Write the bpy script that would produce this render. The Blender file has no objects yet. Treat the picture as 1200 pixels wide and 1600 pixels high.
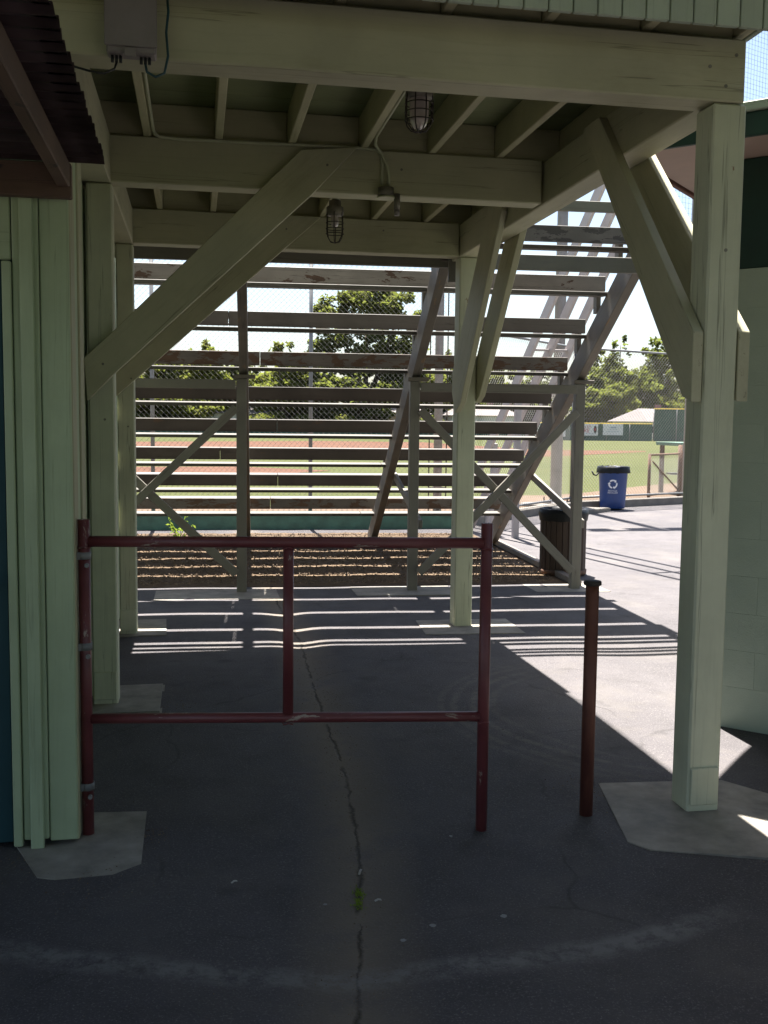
import bpy, bmesh, math, random
from mathutils import Vector, Matrix, Euler
random.seed(7)
S = bpy.context.scene
COL = S.collection
R = math.radians
# ------------------------------------------------------------------ camera, sky, sun, exposure
cd = bpy.data.cameras.new('camera'); cam = bpy.data.objects.new('camera', cd); COL.objects.link(cam)
cd.sensor_fit = 'VERTICAL'; cd.sensor_height = 36.0; cd.sensor_width = 27.0; cd.lens = 1580/1600*36
cd.clip_start = 0.05; cd.clip_end = 3000
yaw, pit, rol = R(10.5), R(5.06), R(0.62)
fw = Vector((math.sin(yaw)*math.cos(pit), math.cos(yaw)*math.cos(pit), -math.sin(pit)))
rt = Vector((math.cos(yaw), -math.sin(yaw), 0)); up = rt.cross(fw)
rt2 = rt*math.cos(rol)+up*math.sin(rol); up2 = -rt*math.sin(rol)+up*math.cos(rol)
M = Matrix((rt2, up2, -fw)).transposed().to_4x4(); M.translation = (0, 0, 1.6)
cam.matrix_world = M
S.camera = cam
SUN_EL = R(71.0)
w = bpy.data.worlds.new('World'); S.world = w; w.use_nodes = True
nt = w.node_tree; nt.nodes.clear()
sky = nt.nodes.new('ShaderNodeTexSky'); sky.sky_type = 'NISHITA'; sky.sun_disc = False
sky.sun_elevation = SUN_EL; sky.sun_rotation = 0.0; sky.air_density = 1.0; sky.dust_density = 2.0; sky.ozone_density = 1.0
bg = nt.nodes.new('ShaderNodeBackground'); bg.inputs['Strength'].default_value = 0.05
wo = nt.nodes.new('ShaderNodeOutputWorld'); nt.links.new(sky.outputs[0], bg.inputs[0]); nt.links.new(bg.outputs[0], wo.inputs[0])
sl = bpy.data.lights.new('sun', 'SUN'); sl.energy = 5.0; sl.angle = R(0.53); sl.color = (1.0, 0.955, 0.89)
so = bpy.data.objects.new('sun', sl); COL.objects.link(so)
to_sun = Vector((0.0, math.cos(SUN_EL), math.sin(SUN_EL)))
so.rotation_euler = to_sun.to_track_quat('Z', 'Y').to_euler(); so.location = (0, 20, 40)
vs = S.view_settings; vs.view_transform = 'Standard'; vs.look = 'None'; vs.exposure = 2.35; vs.gamma = 1.0; vs.use_curve_mapping = False
S.cycles.max_bounces = 10; S.cycles.diffuse_bounces = 6; S.cycles.transparent_max_bounces = 8

# ------------------------------------------------------------------ node helper and materials
class NT:
    def __init__(s, name):
        s.m = bpy.data.materials.new(name); s.m.use_nodes = True; s.t = s.m.node_tree; s.t.nodes.clear()
        s.out = s.t.nodes.new('ShaderNodeOutputMaterial')
    def put(s, sock, v):
        if isinstance(v, bpy.types.NodeSocket): s.t.links.new(v, sock)
        elif v is not None:
            try: sock.default_value = v
            except Exception: sock.default_value = (v[0], v[1], v[2], 1.0) if len(v) == 3 else v
    def n(s, typ, ins=None, **kw):
        nd = s.t.nodes.new('ShaderNode'+typ)
        for k, v in kw.items(): setattr(nd, k, v)
        for k, v in (ins or {}).items(): s.put(nd.inputs[k], v)
        return nd
    def coord(s, which='Object'): return s.n('TexCoord').outputs[which]
    def scaled(s, vec, sc):
        return s.n('Mapping', {'Vector': vec, 'Scale': sc}).outputs[0]
    def noise(s, vec, scale, detail=4, rough=0.55, dist=0.0):
        return s.n('TexNoise', {'Vector': vec, 'Scale': scale, 'Detail': detail, 'Roughness': rough, 'Distortion': dist}).outputs['Fac']
    def ramp(s, f, a, b, ca=0.0, cb=1.0):
        return s.n('MapRange', {0: f, 1: a, 2: b, 3: ca, 4: cb}).outputs[0]
    def mix(s, f, a, b, blend='MIX'):
        nd = s.t.nodes.new('ShaderNodeMix'); nd.data_type = 'RGBA'; nd.blend_type = blend
        s.put(nd.inputs[0], f); s.put(nd.inputs[6], a if isinstance(a, bpy.types.NodeSocket) else tuple(a)+(1,)); s.put(nd.inputs[7], b if isinstance(b, bpy.types.NodeSocket) else tuple(b)+(1,))
        return nd.outputs[2]
    def math(s, op, a, b=None, c=None):
        nd = s.n('Math', operation=op); s.put(nd.inputs[0], a)
        if b is not None: s.put(nd.inputs[1], b)
        if c is not None: s.put(nd.inputs[2], c)
        return nd.outputs[0]
    def rnd(s): return s.n('ObjectInfo').outputs['Random']
    def jitter(s, vec, amt=37.0):
        sc = s.math('MULTIPLY', s.rnd(), amt)
        return s.n('VectorMath', {0: vec, 1: s.n('CombineXYZ', {0: sc, 1: sc, 2: sc}).outputs[0]}, operation='ADD').outputs[0]
    def bump(s, h, strength=0.3, dist=0.01):
        return s.n('Bump', {'Height': h, 'Strength': strength, 'Distance': dist}).outputs[0]
    def bsdf(s, col, rough=0.7, normal=None, metal=0.0, spec=0.5, **ex):
        b = s.n('BsdfPrincipled'); s.put(b.inputs['Base Color'], col if isinstance(col, bpy.types.NodeSocket) else tuple(col)+(1,))
        s.put(b.inputs['Roughness'], rough); s.put(b.inputs['Metallic'], metal); s.put(b.inputs['Specular IOR Level'], spec)
        if normal is not None: s.put(b.inputs['Normal'], normal)
        for k, v in ex.items(): s.put(b.inputs[k.replace('_', ' ')], v)
        s.t.links.new(b.outputs[0], s.out.inputs[0]); return b

def paint(name, col, chip=0.02, wood=(0.16, 0.105, 0.065), grime=0.35, vary=0.18, rough=0.62, checks=0.5):
    """old paint on timber; local X is the grain direction"""
    a = NT(name); v = a.jitter(a.coord())
    big = a.noise(v, 2.2, 5, 0.6); fine = a.noise(a.scaled(v, (3, 60, 60)), 1.0, 5, 0.65)
    c = a.mix(a.ramp(big, 0.3, 0.72), tuple(x*(1-vary) for x in col), tuple(min(1, x*(1+vary*0.45)) for x in col))
    c = a.mix(a.math('MULTIPLY', a.ramp(fine, 0.52, 0.8), 0.35), c, tuple(x*0.62 for x in col))
    dirt = a.ramp(a.noise(a.scaled(v, (1.3, 5, 5)), 1.0, 6, 0.7), 0.55, 0.8)
    c = a.mix(a.math('MULTIPLY', dirt, grime), c, tuple(x*0.42*y for x, y in zip(col, (1.05, 0.95, 0.8))))
    # long drying checks
    ck = a.noise(a.scaled(v, (0.55, 26, 26)), 1.0, 3, 0.5, 0.2)
    line = a.math('SUBTRACT', 1.0, a.ramp(a.math('ABSOLUTE', a.math('SUBTRACT', ck, 0.62)), 0.0, 0.012))
    c = a.mix(a.math('MULTIPLY', line, checks), c, tuple(x*0.18 for x in col))
    hgt = a.math('SUBTRACT', a.math('MULTIPLY', fine, 0.5), a.math('MULTIPLY', line, 0.9*checks))
    if chip > 0:
        cn = a.noise(a.scaled(v, (4.0, 11, 11)), 1.0, 8, 0.68, 0.3)
        t = 0.78-chip*1.0
        mask = a.ramp(cn, t, t+0.012)
        wd = a.mix(a.noise(a.scaled(v, (2, 40, 40)), 1.0, 4), wood, tuple(x*1.9 for x in wood))
        c = a.mix(mask, c, wd); hgt = a.math('SUBTRACT', hgt, a.math('MULTIPLY', mask, 0.7))
    a.bsdf(c, rough, a.bump(hgt, 0.35, 0.004), spec=0.35)
    return a.m

def plain(name, col, rough=0.6, metal=0.0, vary=0.2, scale=6.0, bump=0.1, spec=0.5, tint=None):
    a = NT(name); v = a.jitter(a.coord()); f = a.noise(v, scale, 6, 0.62)
    lo = tuple(x*(1-vary) for x in col); hi = tint if tint else tuple(min(1, x*(1+vary)) for x in col)
    c = a.mix(a.ramp(f, 0.3, 0.7), lo, hi)
    a.bsdf(c, a.ramp(f, 0.2, 0.8, max(0, rough-0.1), min(1, rough+0.1)), a.bump(a.noise(v, scale*14, 3), bump, 0.003), metal, spec)
    return a.m

MAT = {}
MAT['beam'] = paint('paint_sage_timber', (0.45, 0.43, 0.295), 0.045, grime=0.36)
MAT['post'] = paint('paint_sage_post', (0.55, 0.56, 0.41), 0.075, grime=0.38, checks=0.6)
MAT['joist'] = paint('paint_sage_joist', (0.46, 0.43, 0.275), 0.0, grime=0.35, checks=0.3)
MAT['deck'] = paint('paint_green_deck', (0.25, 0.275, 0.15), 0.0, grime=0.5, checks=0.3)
MAT['siding'] = paint('paint_siding', (0.41, 0.46, 0.37), 0.02, grime=0.25, checks=0.25)
MAT['wall'] = paint('paint_green_wall', (0.385, 0.465, 0.29), 0.045, grime=0.30, checks=0.25)
MAT['trim'] = paint('paint_cream_trim', (0.40, 0.39, 0.25), 0.015, grime=0.45)
MAT['door'] = paint('paint_teal_door', (0.010, 0.05, 0.06), 0.0, grime=0.2, checks=0.0)
MAT['darkwood'] = paint('weathered_brown_timber', (0.115, 0.07, 0.048), 0.16, wood=(0.03, 0.022, 0.018), grime=0.7, vary=0.35)
MAT['seat'] = paint('paint_seat_grey', (0.135, 0.125, 0.112), 0.12, wood=(0.055, 0.036, 0.024), grime=0.5, vary=0.25)
MAT['seat_pale'] = paint('paint_seat_pale', (0.235, 0.22, 0.20), 0.20, wood=(0.055, 0.034, 0.024), grime=0.45, vary=0.25)
MAT['seat_worn'] = paint('paint_seat_worn', (0.135, 0.122, 0.105), 0.27, wood=(0.060, 0.036, 0.022), grime=0.6, vary=0.3)
MAT['seat_dark'] = paint('paint_seat_dark', (0.068, 0.056, 0.046), 0.13, wood=(0.06, 0.038, 0.025), grime=0.55, vary=0.3)
MAT['seat_bare'] = paint('bare_seat_wood', (0.13, 0.125, 0.12), 0.27, wood=(0.040, 0.038, 0.038), grime=0.7, vary=0.35, checks=1.0)
MAT['bpost'] = paint('paint_bleacher_post', (0.20, 0.185, 0.158), 0.05, grime=0.35)
MAT['stringer'] = paint('paint_stringer', (0.18, 0.155, 0.13), 0.17, grime=0.55, vary=0.3)
MAT['pale'] = paint('paint_pale_raker', (0.45, 0.41, 0.40), 0.08, grime=0.3)
MAT['green'] = plain('green_paint', (0.055, 0.13, 0.09), 0.55, vary=0.3)
MAT['dkgreen'] = plain('dark_green_paint', (0.012, 0.042, 0.030), 0.6, vary=0.25)
MAT['ofgreen'] = plain('outfield_green', (0.040, 0.085, 0.065), 0.7, vary=0.2, scale=1.2)
MAT['yellow'] = plain('yellow_cap', (0.65, 0.46, 0.06), 0.5)
MAT['galv'] = plain('galvanised_steel', (0.20, 0.20, 0.20), 0.5, 0.2, scale=12)
MAT['wire'] = plain('galvanised_wire', (0.13, 0.127, 0.118), 0.6, 0.0, vary=0.1, bump=0.0)
MAT['pole'] = plain('grey_pole', (0.24, 0.235, 0.24), 0.55, 0.0, scale=3)
MAT['rust'] = plain('rusty_steel', (0.13, 0.07, 0.045), 0.8, 0.1, vary=0.5, scale=20)
MAT['boxgrey'] = plain('grey_enclosure', (0.22, 0.19, 0.19), 0.5, vary=0.12)
MAT['black'] = plain('black_rubber', (0.012, 0.012, 0.013), 0.45, vary=0.2)
MAT['cable'] = plain('teal_cable', (0.015, 0.06, 0.075), 0.45, vary=0.1)
MAT['conduit'] = plain('painted_conduit', (0.44, 0.44, 0.30), 0.45, vary=0.12)
MAT['iron'] = plain('dark_iron', (0.045, 0.036, 0.030), 0.65, 0.3, vary=0.4, scale=30)
MAT['lampmetal'] = plain('dirty_lamp_metal', (0.20, 0.18, 0.15), 0.6, 0.3, vary=0.3, scale=25)
MAT['bag'] = plain('black_bag', (0.010, 0.011, 0.012), 0.45, vary=0.2, scale=9, bump=0.6, spec=0.2)
MAT['bin'] = plain('blue_bin', (0.020, 0.055, 0.20), 0.45, vary=0.12, scale=3)
MAT['white'] = plain('white_print', (0.72, 0.73, 0.78), 0.5, vary=0.05)
MAT['signwhite'] = plain('white_sign', (0.66, 0.62, 0.64), 0.5, vary=0.06, scale=1.5)
MAT['signred'] = plain('red_print', (0.42, 0.03, 0.05), 0.5, vary=0.1)
MAT['signblue'] = plain('blue_print', (0.10, 0.15, 0.36), 0.5, vary=0.1)
MAT['signgrey'] = plain('grey_print', (0.36, 0.37, 0.42), 0.5, vary=0.1)
MAT['concrete'] = plain('concrete', (0.25, 0.228, 0.195), 0.85, vary=0.34, scale=7, bump=0.5)
MAT['concrete2'] = plain('kerb_concrete', (0.17, 0.152, 0.13), 0.85, vary=0.22, scale=5, bump=0.35)
MAT['soffit'] = plain('soffit_tan', (0.52, 0.37, 0.30), 0.7, vary=0.12, scale=2)
MAT['roofred'] = plain('roof_red', (0.22, 0.11, 0.09), 0.8, vary=0.25, scale=3)
MAT['houseroof'] = plain('house_roof', (0.13, 0.112, 0.108), 0.8, vary=0.1, scale=1)
MAT['housewall'] = plain('house_wall', (0.56, 0.53, 0.50), 0.8, vary=0.1, scale=1)
MAT['tanwall'] = plain('tan_stucco', (0.46, 0.30, 0.20), 0.85, vary=0.1, scale=1)
MAT['glass_dark'] = plain('window_dark', (0.02, 0.025, 0.03), 0.1, vary=0.1)
MAT['bark'] = plain('bark', (0.09, 0.065, 0.045), 0.9, vary=0.4, scale=8, bump=0.8)
MAT['gum'] = plain('gum_spot', (0.24, 0.24, 0.24), 0.8, vary=0.1)
MAT['paper'] = plain('paper_scrap', (0.6, 0.58, 0.55), 0.8, vary=0.05)
MAT['bolt'] = plain('bolt_head', (0.20, 0.19, 0.16), 0.6, 0.4, vary=0.3)

def m_redpipe():
    a = NT('red_painted_pipe'); v = a.jitter(a.coord())
    f = a.noise(v, 7, 6, 0.6); c = a.mix(a.ramp(f, 0.3, 0.7), (0.11, 0.024, 0.028), (0.17, 0.044, 0.046))
    ch = a.ramp(a.noise(a.scaled(v, (5, 16, 16)), 1.0, 8, 0.7, 0.4), 0.595, 0.62)
    c = a.mix(ch, c, (0.34, 0.27, 0.22))
    a.bsdf(c, 0.42, a.bump(a.math('SUBTRACT', a.noise(v, 60, 3), ch), 0.25, 0.002), spec=0.5); return a.m
MAT['redpipe'] = m_redpipe()
def m_bollard():
    a = NT('rusty_red_bollard'); v = a.coord()
    f = a.noise(a.scaled(v, (3, 14, 14)), 1.0, 7, 0.65); c = a.mix(a.ramp(f, 0.35, 0.65), (0.075, 0.020, 0.016), (0.17, 0.060, 0.035))
    a.bsdf(c, 0.6, a.bump(a.noise(v, 90, 3), 0.3, 0.002), 0.1); return a.m
MAT['bollard'] = m_bollard()
def m_corr():
    a = NT('corrugated_brown'); v = a.coord()
    f = a.noise(a.scaled(v, (3, 9, 9)), 1.0, 6, 0.6); c = a.mix(a.ramp(f, 0.3, 0.7), (0.05, 0.032, 0.030), (0.14, 0.095, 0.095))
    a.bsdf(c, 0.45, a.bump(a.noise(v, 50, 3), 0.2, 0.002), 0.25); return a.m
MAT['corr'] = m_corr()
def m_cmu():
    a = NT('painted_block'); v = a.jitter(a.coord())
    f = a.noise(v, 5, 6, 0.6); c = a.mix(a.ramp(f, 0.3, 0.75), (0.37, 0.43, 0.34), (0.43, 0.49, 0.39))
    a.bsdf(c, 0.75, a.bump(a.noise(v, 120, 5, 0.7), 0.6, 0.004), spec=0.3); return a.m
MAT['cmu'] = m_cmu()
def m_glass():
    a = NT('dusty_glass'); v = a.coord()
    b = a.bsdf((0.60, 0.52, 0.50), 0.25, spec=0.6); a.put(b.inputs['Transmission Weight'], 0.35); return a.m
MAT['lampglass'] = m_glass()

# ground materials -------------------------------------------------------
CRACK = [(0.70, 9.0), (0.74, 7.31), (0.71, 6.52), (0.68, 5.48), (0.67, 4.62), (0.63, 4.05), (0.59, 3.61), (0.53, 3.26), (0.47, 2.85), (0.41, 2.54), (0.2, 1.2)]
def crack_x(y):
    for (x1, y1), (x0, y0) in zip(CRACK, CRACK[1:]):
        if y0 <= y <= y1: return x0+(x1-x0)*(y-y0)/(y1-y0)
    return CRACK[0][0] if y > CRACK[0][1] else CRACK[-1][0]
def m_asphalt():
    a = NT('worn_asphalt'); v = a.coord(); sep = a.n('SeparateXYZ', {0: v}); X, Y = sep.outputs[0], sep.outputs[1]
    big = a.noise(v, 0.55, 5, 0.55); mid = a.noise(v, 3.5, 6, 0.65); fine = a.noise(v, 140, 3, 0.7); vor = a.n('TexVoronoi', {'Vector': v, 'Scale': 95.0}).outputs['Distance']
    c = a.mix(a.ramp(big, 0.35, 0.68), (0.068, 0.063, 0.0665), (0.095, 0.087, 0.090))
    c = a.mix(a.math('MULTIPLY', a.ramp(mid, 0.5, 0.75), 0.4), c, (0.052, 0.049, 0.050))
    c = a.mix(a.math('MULTIPLY', a.ramp(fine, 0.54, 0.68), 0.75), c, (0.20, 0.185, 0.18))
    c = a.mix(a.math('MULTIPLY', a.ramp(vor, 0.25, 0.0), 0.5), c, (0.030, 0.029, 0.029))
    # crack: piecewise curve sampled with a float curve over Y
    fc = a.n('FloatCurve', {'Value': a.ramp(Y, 0.0, 10.0)})
    cu = fc.mapping.curves[0]
    pts = sorted((y/10.0, x) for x, y in CRACK)
    cu.points[0].location = (0.0, pts[0][1]); cu.points[1].location = (1.0, pts[-1][1])
    for p in pts: cu.points.new(p[0], p[1])
    fc.mapping.update()
    cxn = a.math('ADD', fc.outputs[0], a.math('MULTIPLY', a.math('SUBTRACT', a.noise(v, 9, 5, 0.7), 0.5), 0.06))
    d = a.math('ABSOLUTE', a.math('SUBTRACT', X, cxn))
    line = a.math('MULTIPLY', a.ramp(d, a.ramp(a.noise(v, 6, 3), 0.35, 0.65, 0.004, 0.017), 0.001), a.ramp(a.noise(v, 4, 2), 0.36, 0.45))
    band = a.math('MULTIPLY', a.ramp(d, 0.24, 0.0), 0.9)
    c = a.mix(a.math('MULTIPLY', band, a.ramp(mid, 0.22, 0.5)), c, (0.185, 0.155, 0.122))
    dust = a.math('MULTIPLY', a.ramp(a.noise(v, 1.1, 7, 0.72, 0.6), 0.50, 0.72), 0.55)
    c = a.mix(dust, c, (0.135, 0.122, 0.110))
    oil = a.ramp(a.noise(a.scaled(v, (1, 1, 1)), 2.3, 3, 0.5), 0.66, 0.74)
    c = a.mix(a.math('MULTIPLY', oil, 0.55), c, (0.036, 0.034, 0.034))
    c = a.mix(a.math('MULTIPLY', line, 0.75), c, (0.022, 0.020, 0.014))
    ve = a.n('TexVoronoi', {'Vector': a.n('VectorMath', {0: v, 1: a.n('VectorMath', {0: a.n('TexNoise', {'Vector': v, 'Scale': 4.0, 'Detail': 6.0}).outputs['Color'], 1: (0.16, 0.16, 0.16)}, operation='MULTIPLY').outputs[0]}, operation='ADD').outputs[0], 'Scale': 0.55}, feature='DISTANCE_TO_EDGE').outputs['Distance']
    hair = a.math('MULTIPLY', a.ramp(ve, 0.006, 0.001), a.ramp(a.noise(v, 1.3, 3), 0.48, 0.58))
    c = a.mix(a.math('MULTIPLY', hair, 0.4), c, (0.028, 0.026, 0.024))
    # pale worn sweep left by a gate, and older scuff arcs
    def arc(cx, cy, r, wd, x0, x1, k):
        dx = a.math('SUBTRACT', X, cx); dy = a.math('SUBTRACT', Y, cy)
        rr = a.math('SQRT', a.math('ADD', a.math('MULTIPLY', dx, dx), a.math('MULTIPLY', dy, dy)))
        e = a.math('ABSOLUTE', a.math('SUBTRACT', rr, a.math('ADD', r, a.math('MULTIPLY', a.math('SUBTRACT', mid, 0.5), 0.05))))
        m = a.math('MULTIPLY', a.ramp(e, wd, wd*0.35), a.math('MULTIPLY', a.ramp(X, x0, x0+0.2), a.ramp(X, x1, x1-0.3)))
        return a.math('MULTIPLY', a.math('MULTIPLY', m, a.ramp(a.noise(v, 16, 6, 0.75), 0.38, 0.58)), k)
    c = a.mix(a.math('MULTIPLY', arc(0.70, 5.75, 2.96, 0.075, -2.2, 1.85, 0.75), a.ramp(Y, 3.6, 3.3)), c, (0.20, 0.19, 0.185))
    for rr_, k in ((1.03, 0.9), (1.14, 0.7), (0.92, 0.6), (1.22, 0.5)):
        c = a.mix(a.math('MULTIPLY', arc(2.55, 5.25, rr_, 0.03, 1.0, 2.6, k), a.ramp(X, 2.3, 1.9)), c, (0.14, 0.128, 0.115))
    h = a.math('ADD', a.math('MULTIPLY', fine, 0.6), a.math('SUBTRACT', a.math('MULTIPLY', vor, 0.5), a.math('MULTIPLY', line, 2.0)))
    a.bsdf(c, a.ramp(mid, 0.3, 0.7, 0.72, 0.9), a.bump(h, 0.45, 0.006), spec=0.18); return a.m
MAT['asphalt'] = m_asphalt()
def m_grass():
    a = NT('mown_grass'); v = a.coord()
    big = a.noise(v, 0.09, 5, 0.6); mid = a.noise(v, 1.1, 6, 0.7); fine = a.noise(v, 18, 4, 0.7)
    c = a.mix(a.ramp(big, 0.35, 0.65), (0.043, 0.051, 0.011), (0.058, 0.064, 0.016))
    c = a.mix(a.math('MULTIPLY', a.ramp(mid, 0.45, 0.7), 0.5), c, (0.062, 0.060, 0.022))
    c = a.mix(a.math('MULTIPLY', a.ramp(fine, 0.5, 0.7), 0.5), c, (0.022, 0.031, 0.008))
    a.bsdf(c, 0.9, a.bump(fine, 0.6, 0.04), spec=0.15); return a.m
MAT['grass'] = m_grass()
def m_dirt(name, c0, c1):
    a = NT(name); v = a.coord(); f = a.noise(v, 0.5, 6, 0.6); g = a.noise(v, 14, 5, 0.7)
    c = a.mix(a.ramp(f, 0.3, 0.7), c0, c1); c = a.mix(a.math('MULTIPLY', a.ramp(g, 0.5, 0.75), 0.5), c, tuple(x*0.7 for x in c0))
    a.bsdf(c, 0.95, a.bump(g, 0.5, 0.02), spec=0.1); return a.m
MAT['dirt'] = m_dirt('infield_dirt', (0.082, 0.040, 0.026), (0.105, 0.055, 0.036))
MAT['track'] = m_dirt('warning_track', (0.105, 0.073, 0.052), (0.13, 0.095, 0.068))
MAT['gravel'] = m_dirt('brown_gravel', (0.105, 0.072, 0.046), (0.16, 0.115, 0.076))
def m_pebble():
    a = NT('pebble'); v = a.coord(); f = a.noise(v, 22, 3, 0.6)
    c = a.mix(a.ramp(f, 0.3, 0.7), (0.085, 0.055, 0.034), (0.26, 0.19, 0.125)); a.bsdf(c, 0.85); return a.m
MAT['pebble'] = m_pebble()
def m_leaf(name, c0, c1):
    a = NT(name); v = a.coord(); f = a.noise(v, 0.9, 4, 0.6); g = a.noise(v, 9, 3)
    c = a.mix(a.ramp(f, 0.35, 0.65), c0, c1); c = a.mix(a.math('MULTIPLY', a.ramp(g, 0.5, 0.7), 0.5), c, tuple(x*0.55 for x in c0))
    d = a.n('BsdfDiffuse', {'Color': c}); t = a.n('BsdfTranslucent', {'Color': a.mix(0.5, c, (0.35, 0.42, 0.06))})
    mx = a.n('MixShader', {0: 0.35, 1: d.outputs[0], 2: t.outputs[0]}); a.t.links.new(mx.outputs[0], a.out.inputs[0]); return a.m
MAT['leafdk'] = m_leaf('leaf_dark', (0.042, 0.048, 0.022), (0.076, 0.080, 0.036))
MAT['leaf'] = m_leaf('leaf_mid', (0.066, 0.070, 0.030), (0.115, 0.116, 0.046))
MAT['leafyl'] = m_leaf('leaf_yellow_green', (0.10, 0.108, 0.030), (0.165, 0.165, 0.048))
MAT['weedleaf'] = m_leaf('weed_leaf', (0.16, 0.24, 0.03), (0.26, 0.36, 0.06))

# ------------------------------------------------------------------ object helpers
WM = {}
def tag(o, label=None, cat=None, group=None, kind=None):
    if label: o['label'] = label
    if cat: o['category'] = cat
    if group: o['group'] = group
    if kind: o['kind'] = kind
    return o
def thing(name, loc, label, cat, group=None, rz=0.0):
    o = bpy.data.objects.new(name, None); COL.objects.link(o); o.empty_display_size = 0.2
    m = Matrix.Translation(loc) @ Matrix.Rotation(rz, 4, 'Z'); o.matrix_basis = m; WM[o] = m
    return tag(o, label, cat, group)
def put(name, me, mat, parent=None, m=None):
    """mesh object at world matrix m, optionally a child of parent"""
    o = bpy.data.objects.new(name, me); COL.objects.link(o); m = m or Matrix.Identity(4)
    if mat is not None and not me.materials: me.materials.append(MAT[mat] if isinstance(mat, str) else mat)
    WM[o] = m
    if parent is not None: o.parent = parent; o.matrix_basis = WM[parent].inverted() @ m
    else: o.matrix_basis = m
    return o
def struct(name, me, mat, m=None): return tag(put(name, me, mat, None, m), kind='structure')
def mesh_from(bm, name, smooth=False):
    me = bpy.data.meshes.new(name); bm.normal_update(); bm.to_mesh(me); bm.free()
    if smooth:
        for p in me.polygons: p.use_smooth = True
    return me
CACHE = {}
def box_me(sx, sy, sz, bev=0.004):
    k = (round(sx, 3), round(sy, 3), round(sz, 3), round(bev, 4))
    # keyed per size so that alike pieces share mesh data; material set per mesh key
    bm = bmesh.new(); bmesh.ops.create_cube(bm, size=1.0)
    for v in bm.verts: v.co = Vector((v.co.x*sx, v.co.y*sy, v.co.z*sz))
    if bev > 0: bmesh.ops.bevel(bm, geom=bm.edges[:], offset=min(bev, 0.3*min(sx, sy, sz)), segments=1, affect='EDGES')
    return mesh_from(bm, 'box')
def shared_box(sx, sy, sz, mat, bev=0.004):
    k = (round(sx, 3), round(sy, 3), round(sz, 3), mat, bev)
    if k not in CACHE: CACHE[k] = box_me(sx, sy, sz, bev); CACHE[k].materials.append(MAT[mat])
    return CACHE[k]
def block(name, c, size, mat, parent=None, rz=0.0, bev=0.004, rot=None, shared=True):
    m = Matrix.Translation(c) @ (rot if rot is not None else Matrix.Rotation(rz, 4, 'Z'))
    return put(name, shared_box(*size, mat, bev), mat, parent, m)
def span(name, x0, x1, y0, y1, z0, z1, mat, parent=None, bev=0.004):
    """axis-aligned piece with its grain along the longest side"""
    s = [x1-x0, y1-y0, z1-z0]; c = ((x0+x1)/2, (y0+y1)/2, (z0+z1)/2); i = s.index(max(s))
    if i == 0: return block(name, c, s, mat, parent, bev=bev)
    if i == 1: return block(name, c, (s[1], s[0], s[2]), mat, parent, R(90), bev)
    return block(name, c, (s[2], s[1], s[0]), mat, parent, rot=Matrix.Rotation(R(-90), 4, 'Y'), bev=bev)
def axes(p0, p1, side=None):
    x = (Vector(p1)-Vector(p0)); L = x.length; x.normalize()
    y = Vector(side) if side is not None else (Vector((0, 0, 1)).cross(x) if abs(x.z) < 0.98 else Vector((0, 1, 0)))
    y = (y-x*y.dot(x)).normalized(); z = x.cross(y)
    m = Matrix((x, y, z)).transposed().to_4x4(); m.translation = (Vector(p0)+Vector(p1))/2
    return m, L
def timber(name, p0, p1, wy, wz, mat, parent=None, side=None, bev=0.004):
    """board from p0 to p1; wy is its size along `side`, wz across"""
    m, L = axes(p0, p1, side); return put(name, shared_box(L, wy, wz, mat, bev), mat, parent, m)
def cut_brace(name, plane, pts, t0, t1, mat, parent):
    """board with shaped ends: polygon in plane 'X' (pts = y,z) or 'Y' (pts = x,z), thickness t0..t1"""
    bm = bmesh.new(); a = Vector(pts[0]); b = Vector(pts[1])
    f = lambda p, t: Vector((t, p[0], p[1])) if plane == 'X' else Vector((p[0], t, p[1]))
    lo = [f(p, t0) for p in pts]; hi = [f(p, t1) for p in pts]
    # longest edge gives the local X (grain)
    es = [(hi[(i+1) % len(pts)]-hi[i]) for i in range(len(pts))]; ex = max(es, key=lambda e: e.length).normalized()
    ny = Vector((1, 0, 0)) if plane == 'X' else Vector((0, 1, 0))
    c = sum(lo+hi, Vector())/(2*len(pts)); m = Matrix((ex, ny, ex.cross(ny))).transposed().to_4x4(); m.translation = c; mi = m.inverted()
    v0 = [bm.verts.new(mi @ p) for p in lo]; v1 = [bm.verts.new(mi @ p) for p in hi]
    bm.faces.new(v0); bm.faces.new(v1[::-1])
    for i in range(len(pts)): bm.faces.new((v0[i], v1[i], v1[(i+1) % len(pts)], v0[(i+1) % len(pts)]))
    bmesh.ops.recalc_face_normals(bm, faces=bm.faces[:]); bmesh.ops.bevel(bm, geom=bm.edges[:], offset=0.003, segments=1, affect='EDGES')
    return put(name, mesh_from(bm, name), mat, parent, m)
def cyl_me(r0, r1, L, seg=16, cap=True):
    bm = bmesh.new(); bmesh.ops.create_cone(bm, cap_ends=cap, segments=seg, radius1=r0, radius2=r1, depth=L)
    for v in bm.verts: v.co = Vector((v.co.z, v.co.x, v.co.y))
    me = mesh_from(bm, 'tube')
    for p in me.polygons: p.use_smooth = len(p.vertices) == 4
    return me
def pipe(name, p0, p1, r, mat, parent=None, seg=16, r1=None):
    m, L = axes(p0, p1); return put(name, cyl_me(r, r if r1 is None else r1, L, seg), mat, parent, m)
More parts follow.
